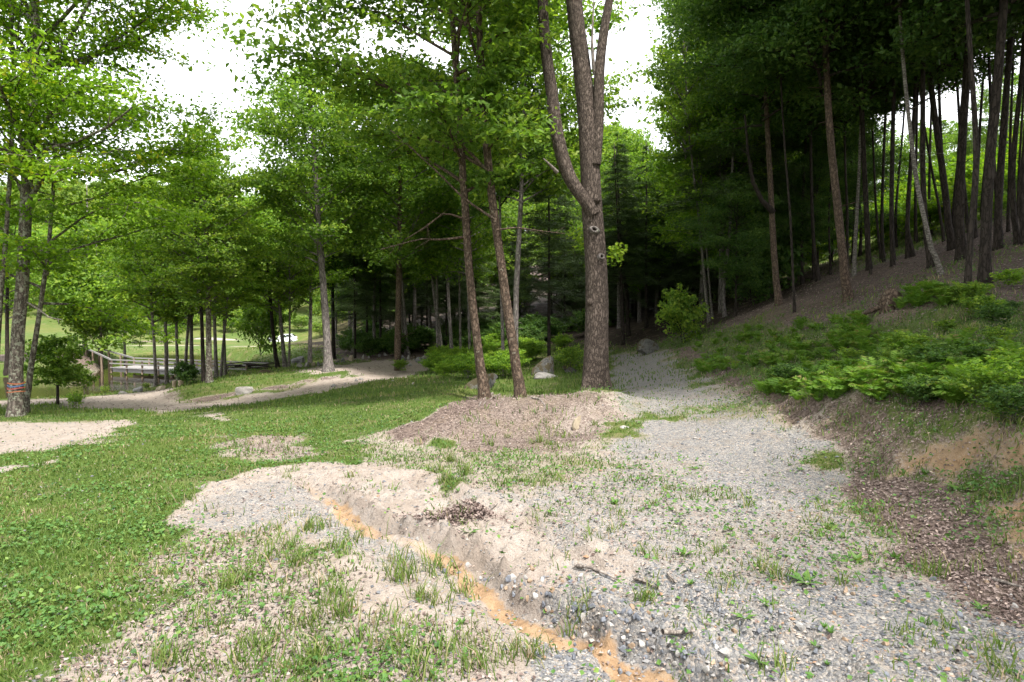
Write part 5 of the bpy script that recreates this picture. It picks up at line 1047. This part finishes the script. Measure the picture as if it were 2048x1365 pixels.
for k in range(9):
    x0, x1 = g.uniform(-2.2, 0), g.uniform(.3, 2.6); z0, z1 = g.uniform(.05, .35), g.uniform(.1, .55); Q = np.array([(x0, g.normal() * .3, z0), ((x0 + x1) / 2, g.normal() * .3, (z0 + z1) / 2 + g.normal() * .1), (x1, g.normal() * .3, z1)])
    B = Buf(); B.tube(Q, (.035, .028, .012), 5); link('branch', B.mesh('branch', True), M['bark_dark'], e)

# ------------------------------------------------------------------ ribbons on the maple
for i, (z, col, lb_) in enumerate([(766, (.36, .11, .05), 'upper orange ribbon tied round the left maple'), (771, (.08, .13, .26), 'blue ribbon tied round the left maple'), (776, (.33, .08, .07), 'red ribbon tied round the left maple under the blue one'), (783, (.34, .12, .06), 'lowest orange ribbon tied round the left maple')]):
    zz = (at(31, z, 14.5) - lmb)[2]; c = trunk_axis(LP)(zz); rad = np.interp(zz, LP[:, 2], LR) * 1.16; an = np.linspace(0, 2 * math.pi, 29)[:-1]; V = []
    for dz, rr in ((-.011, 1), (.011, 1), (.011, 1.02), (-.011, 1.02)):
        V += [(math.cos(a) * rad * rr, math.sin(a) * rad * rr, dz + .012 * math.sin(a * 2 + i)) for a in an]
    F = [(q * 28 + j, q * 28 + (j + 1) % 28, ((q + 1) % 4) * 28 + (j + 1) % 28, ((q + 1) % 4) * 28 + j) for q in range(4) for j in range(28)]
    M['rib%d' % i] = plain_mat('ribbon_%d' % i, col, .6); o = link('ribbon', new_mesh('ribbon', V, F), M['rib%d' % i], None, lmb + c); tag(o, lb_, 'ribbon', 'ribbons round the maple')

# ------------------------------------------------------------------ footbridge
def box(name, p, q, w, h, mat, parent):
    """beam from p to q, width w, height h"""
    p, q = np.array(p, float), np.array(q, float); d = unit(q - p); s = unit(np.cross(d, (0, 0, 1)) if abs(d[2]) < .9 else np.array((1., 0, 0))); u = np.cross(s, d); V = []
    for c in (p, q):
        for a, b in ((-1, -1), (1, -1), (1, 1), (-1, 1)): V.append(c + s * a * w / 2 + u * b * h / 2)
    return link(name, new_mesh(name, V, [(0, 1, 2, 3), (7, 6, 5, 4), (0, 4, 5, 1), (1, 5, 6, 2), (2, 6, 7, 3), (3, 7, 4, 0)]), mat, parent)
DZ = WATER + .42
a0 = np.array((*plane_pt(222, 735, DZ), DZ)); a1 = np.array((*plane_pt(492, 748, DZ), DZ)); dirb = unit(a1 - a0); nb_ = unit(np.cross((0, 0, 1.0), dirb)); WB = 1.5
br = thing('footbridge', 'long grey timber footbridge with post and rail sides crossing the pond', 'bridge', a0); Lb = np.linalg.norm(a1 - a0)
bl = lambda s, o, z: dirb * s + nb_ * o + np.array((0, 0, z))
for o in (.1, WB - .1): box('beam', bl(0, o, -.16), bl(Lb, o, -.16), .10, .22, M['wood_grey'], br)
nbd = int(Lb / .16)
b0 = box('deck_board', bl(.07, -.06, -.02), bl(.07, WB + .06, -.02), .145, .045, M['wood_grey'], br)
for k in range(1, nbd):
    o = b0.copy(); COL.objects.link(o); o.parent = br; o.location = dirb * (k * .16) + np.array((0, 0, .004 * math.sin(k * 2.3)))
for side, o in ((0, .03), (1, WB - .03)):
    for k in range(9):
        s = Lb * k / 8; box('post', bl(s, o, -.35), bl(s, o, .44), .08, .08, M['wood_tan'], br)
    for z in (.24, .46): box('rail', bl(-.05, o + (-.07 if side == 0 else .07), z), bl(Lb + .05, o + (-.07 if side == 0 else .07), z), .04, .07, M['wood_grey'], br)
    r0 = bl(-.05, o, .46); r1 = at(172 + side * 26, 697, 41.5 + side * 1.0) - a0
    box('ramp_rail', r0, r1, .05, .10, M['wood_grey'], br)
    for t in (.35, .7, 1.0):
        q = r0 + (r1 - r0) * t; gz = float(H(a0[0] + q[0], a0[1] + q[1])) - a0[2]; box('post', (q[0], q[1], gz - .2), (q[0], q[1], q[2]), .09, .09, M['wood_tan'], br)
for s in (.45, .9):
    for o in (.25, WB - .25): box('pile', bl(Lb * s, o, -1.3), bl(Lb * s, o, -.28), .16, .16, M['wood_tan'], br)

# ------------------------------------------------------------------ white car on the far field
cb = on_ground(567, 88); car = thing('parked_car', 'small white car parked on the far field behind thin trunks', 'car', cb); car.rotation_euler[2] = math.radians(8); car.scale = (.85,) * 3
M['paint'] = plain_mat('white_paint', (.75, .76, .78), .3, .5, .03); M['glass'] = plain_mat('car_glass', (.02, .025, .03), .08, .6, .1); M['tyre'] = plain_mat('tyre_rubber', (.02, .02, .02), .9, .2); M['tail'] = plain_mat('tail_lamp', (.35, .02, .02), .3); M['rim'] = plain_mat('wheel_rim', (.4, .4, .42), .35, .5, .1, 8, .8)
def extr(name, prof, w0, w1, mat, zmid):
    V = []; n = len(prof)
    for sg in (-1, 1): V += [(x, sg * (w0 if z < zmid else w1), z) for x, z in prof]
    me = bpy.data.meshes.new(name); me.from_pydata(V, [], [list(range(n))[::-1], list(range(n, 2 * n))] + [(i, (i + 1) % n, n + (i + 1) % n, n + i) for i in range(n)]); me.update(); return link(name, me, mat, car)
extr('body', [(-2.1,.35),(-2.15,.7),(-2.0,.92),(-.75,1.0),(-.15,1.45),(1.35,1.5),(1.95,1.05),(2.1,.95),(2.12,.4),(1.6,.28),(-1.6,.28)], .86, .70, M['paint'], 1.2)
for sg in (-1, 1):
    for pr_ in ([(-.55,1.03),(-.08,1.38),(.5,1.42),(.5,1.03)], [(.58,1.03),(.58,1.42),(1.3,1.42),(1.7,1.06)]):
        V = [(x, sg * (.875 if z < 1.2 else .725), z) for x, z in pr_]; me = bpy.data.meshes.new('window'); me.from_pydata(V, [], [list(range(4))]); me.update(); link('window', me, M['glass'], car)
    me = bpy.data.meshes.new('tail_light'); x = 2.13; me.from_pydata([(x, sg * .84, .7), (x, sg * .6, .7), (x - .02, sg * .6, .9), (x - .02, sg * .84, .9)], [], [(0, 1, 2, 3)]); me.update(); link('tail_light', me, M['tail'], car)
    for x in (-1.35, 1.35):
        B = Buf(); B.tube(np.array([(x, sg * .68, .32), (x, sg * .70, .32), (x, sg * .88, .32), (x, sg * .9, .32)]), (.02, .32, .32, .25), 16); w_ = link('wheel', B.mesh('wheel', True), M['tyre'], car)
        B = Buf(); B.tube(np.array([(x, sg * .89, .32), (x, sg * .905, .32)]), (.19, .17), 12); link('rim', B.mesh('rim', True), M['rim'], w_)
me = bpy.data.meshes.new('rear_window'); me.from_pydata([(1.46, -.62, 1.47), (1.46, .62, 1.47), (1.93, .68, 1.11), (1.93, -.68, 1.11)], [], [(0, 1, 2, 3)]); me.update(); link('rear_window', me, M['glass'], car)

# ------------------------------------------------------------------ labels that count along a row, from the left
ORD = 'first second third fourth fifth sixth seventh eighth ninth tenth eleventh twelfth thirteenth fourteenth fifteenth sixteenth seventeenth eighteenth nineteenth twentieth'.split()
ORD += ['twenty-' + w for w in ORD[:9]]
for grp, phrase in (('stones edging the upper road', '%s stone from the left in the row edging the upper road'), ('stones heaped at the road end', '%s stone from the left in the grey heap at the road end'),
        ('white stones along the grass edge', '%s white stone from the left along the grassy road edge'), ('thin trees crowding the right slope', '%s thin dark tree from the left among the crowd on the slope'),
        ('skyline trees of the clearing', '%s small leafy tree from the left on the clearing skyline'), ('sunlit bushes of the clearing', '%s sunlit bush from the left in the clearing above the ridge'),
        ('ferns by the path', '%s bright fern from the left in the clump beside the gravel path'), ('broadleaf trees behind the wood', '%s leafy broadleaf from the left rising behind the dim wood'),
        ('ridge trees', '%s thin leafed tree from the left on the wooded ridge'), ('seedlings on the slope', '%s low seedling plant from the left on the leafy slope')):
    mem = sorted([o for o in COL.objects if o.get('group') == grp and o.parent is None], key=lambda o: o.location.x / max(o.location.y, .1))
    for k, o in enumerate(mem):
        if k < len(ORD): o['label'] = phrase % ORD[k]
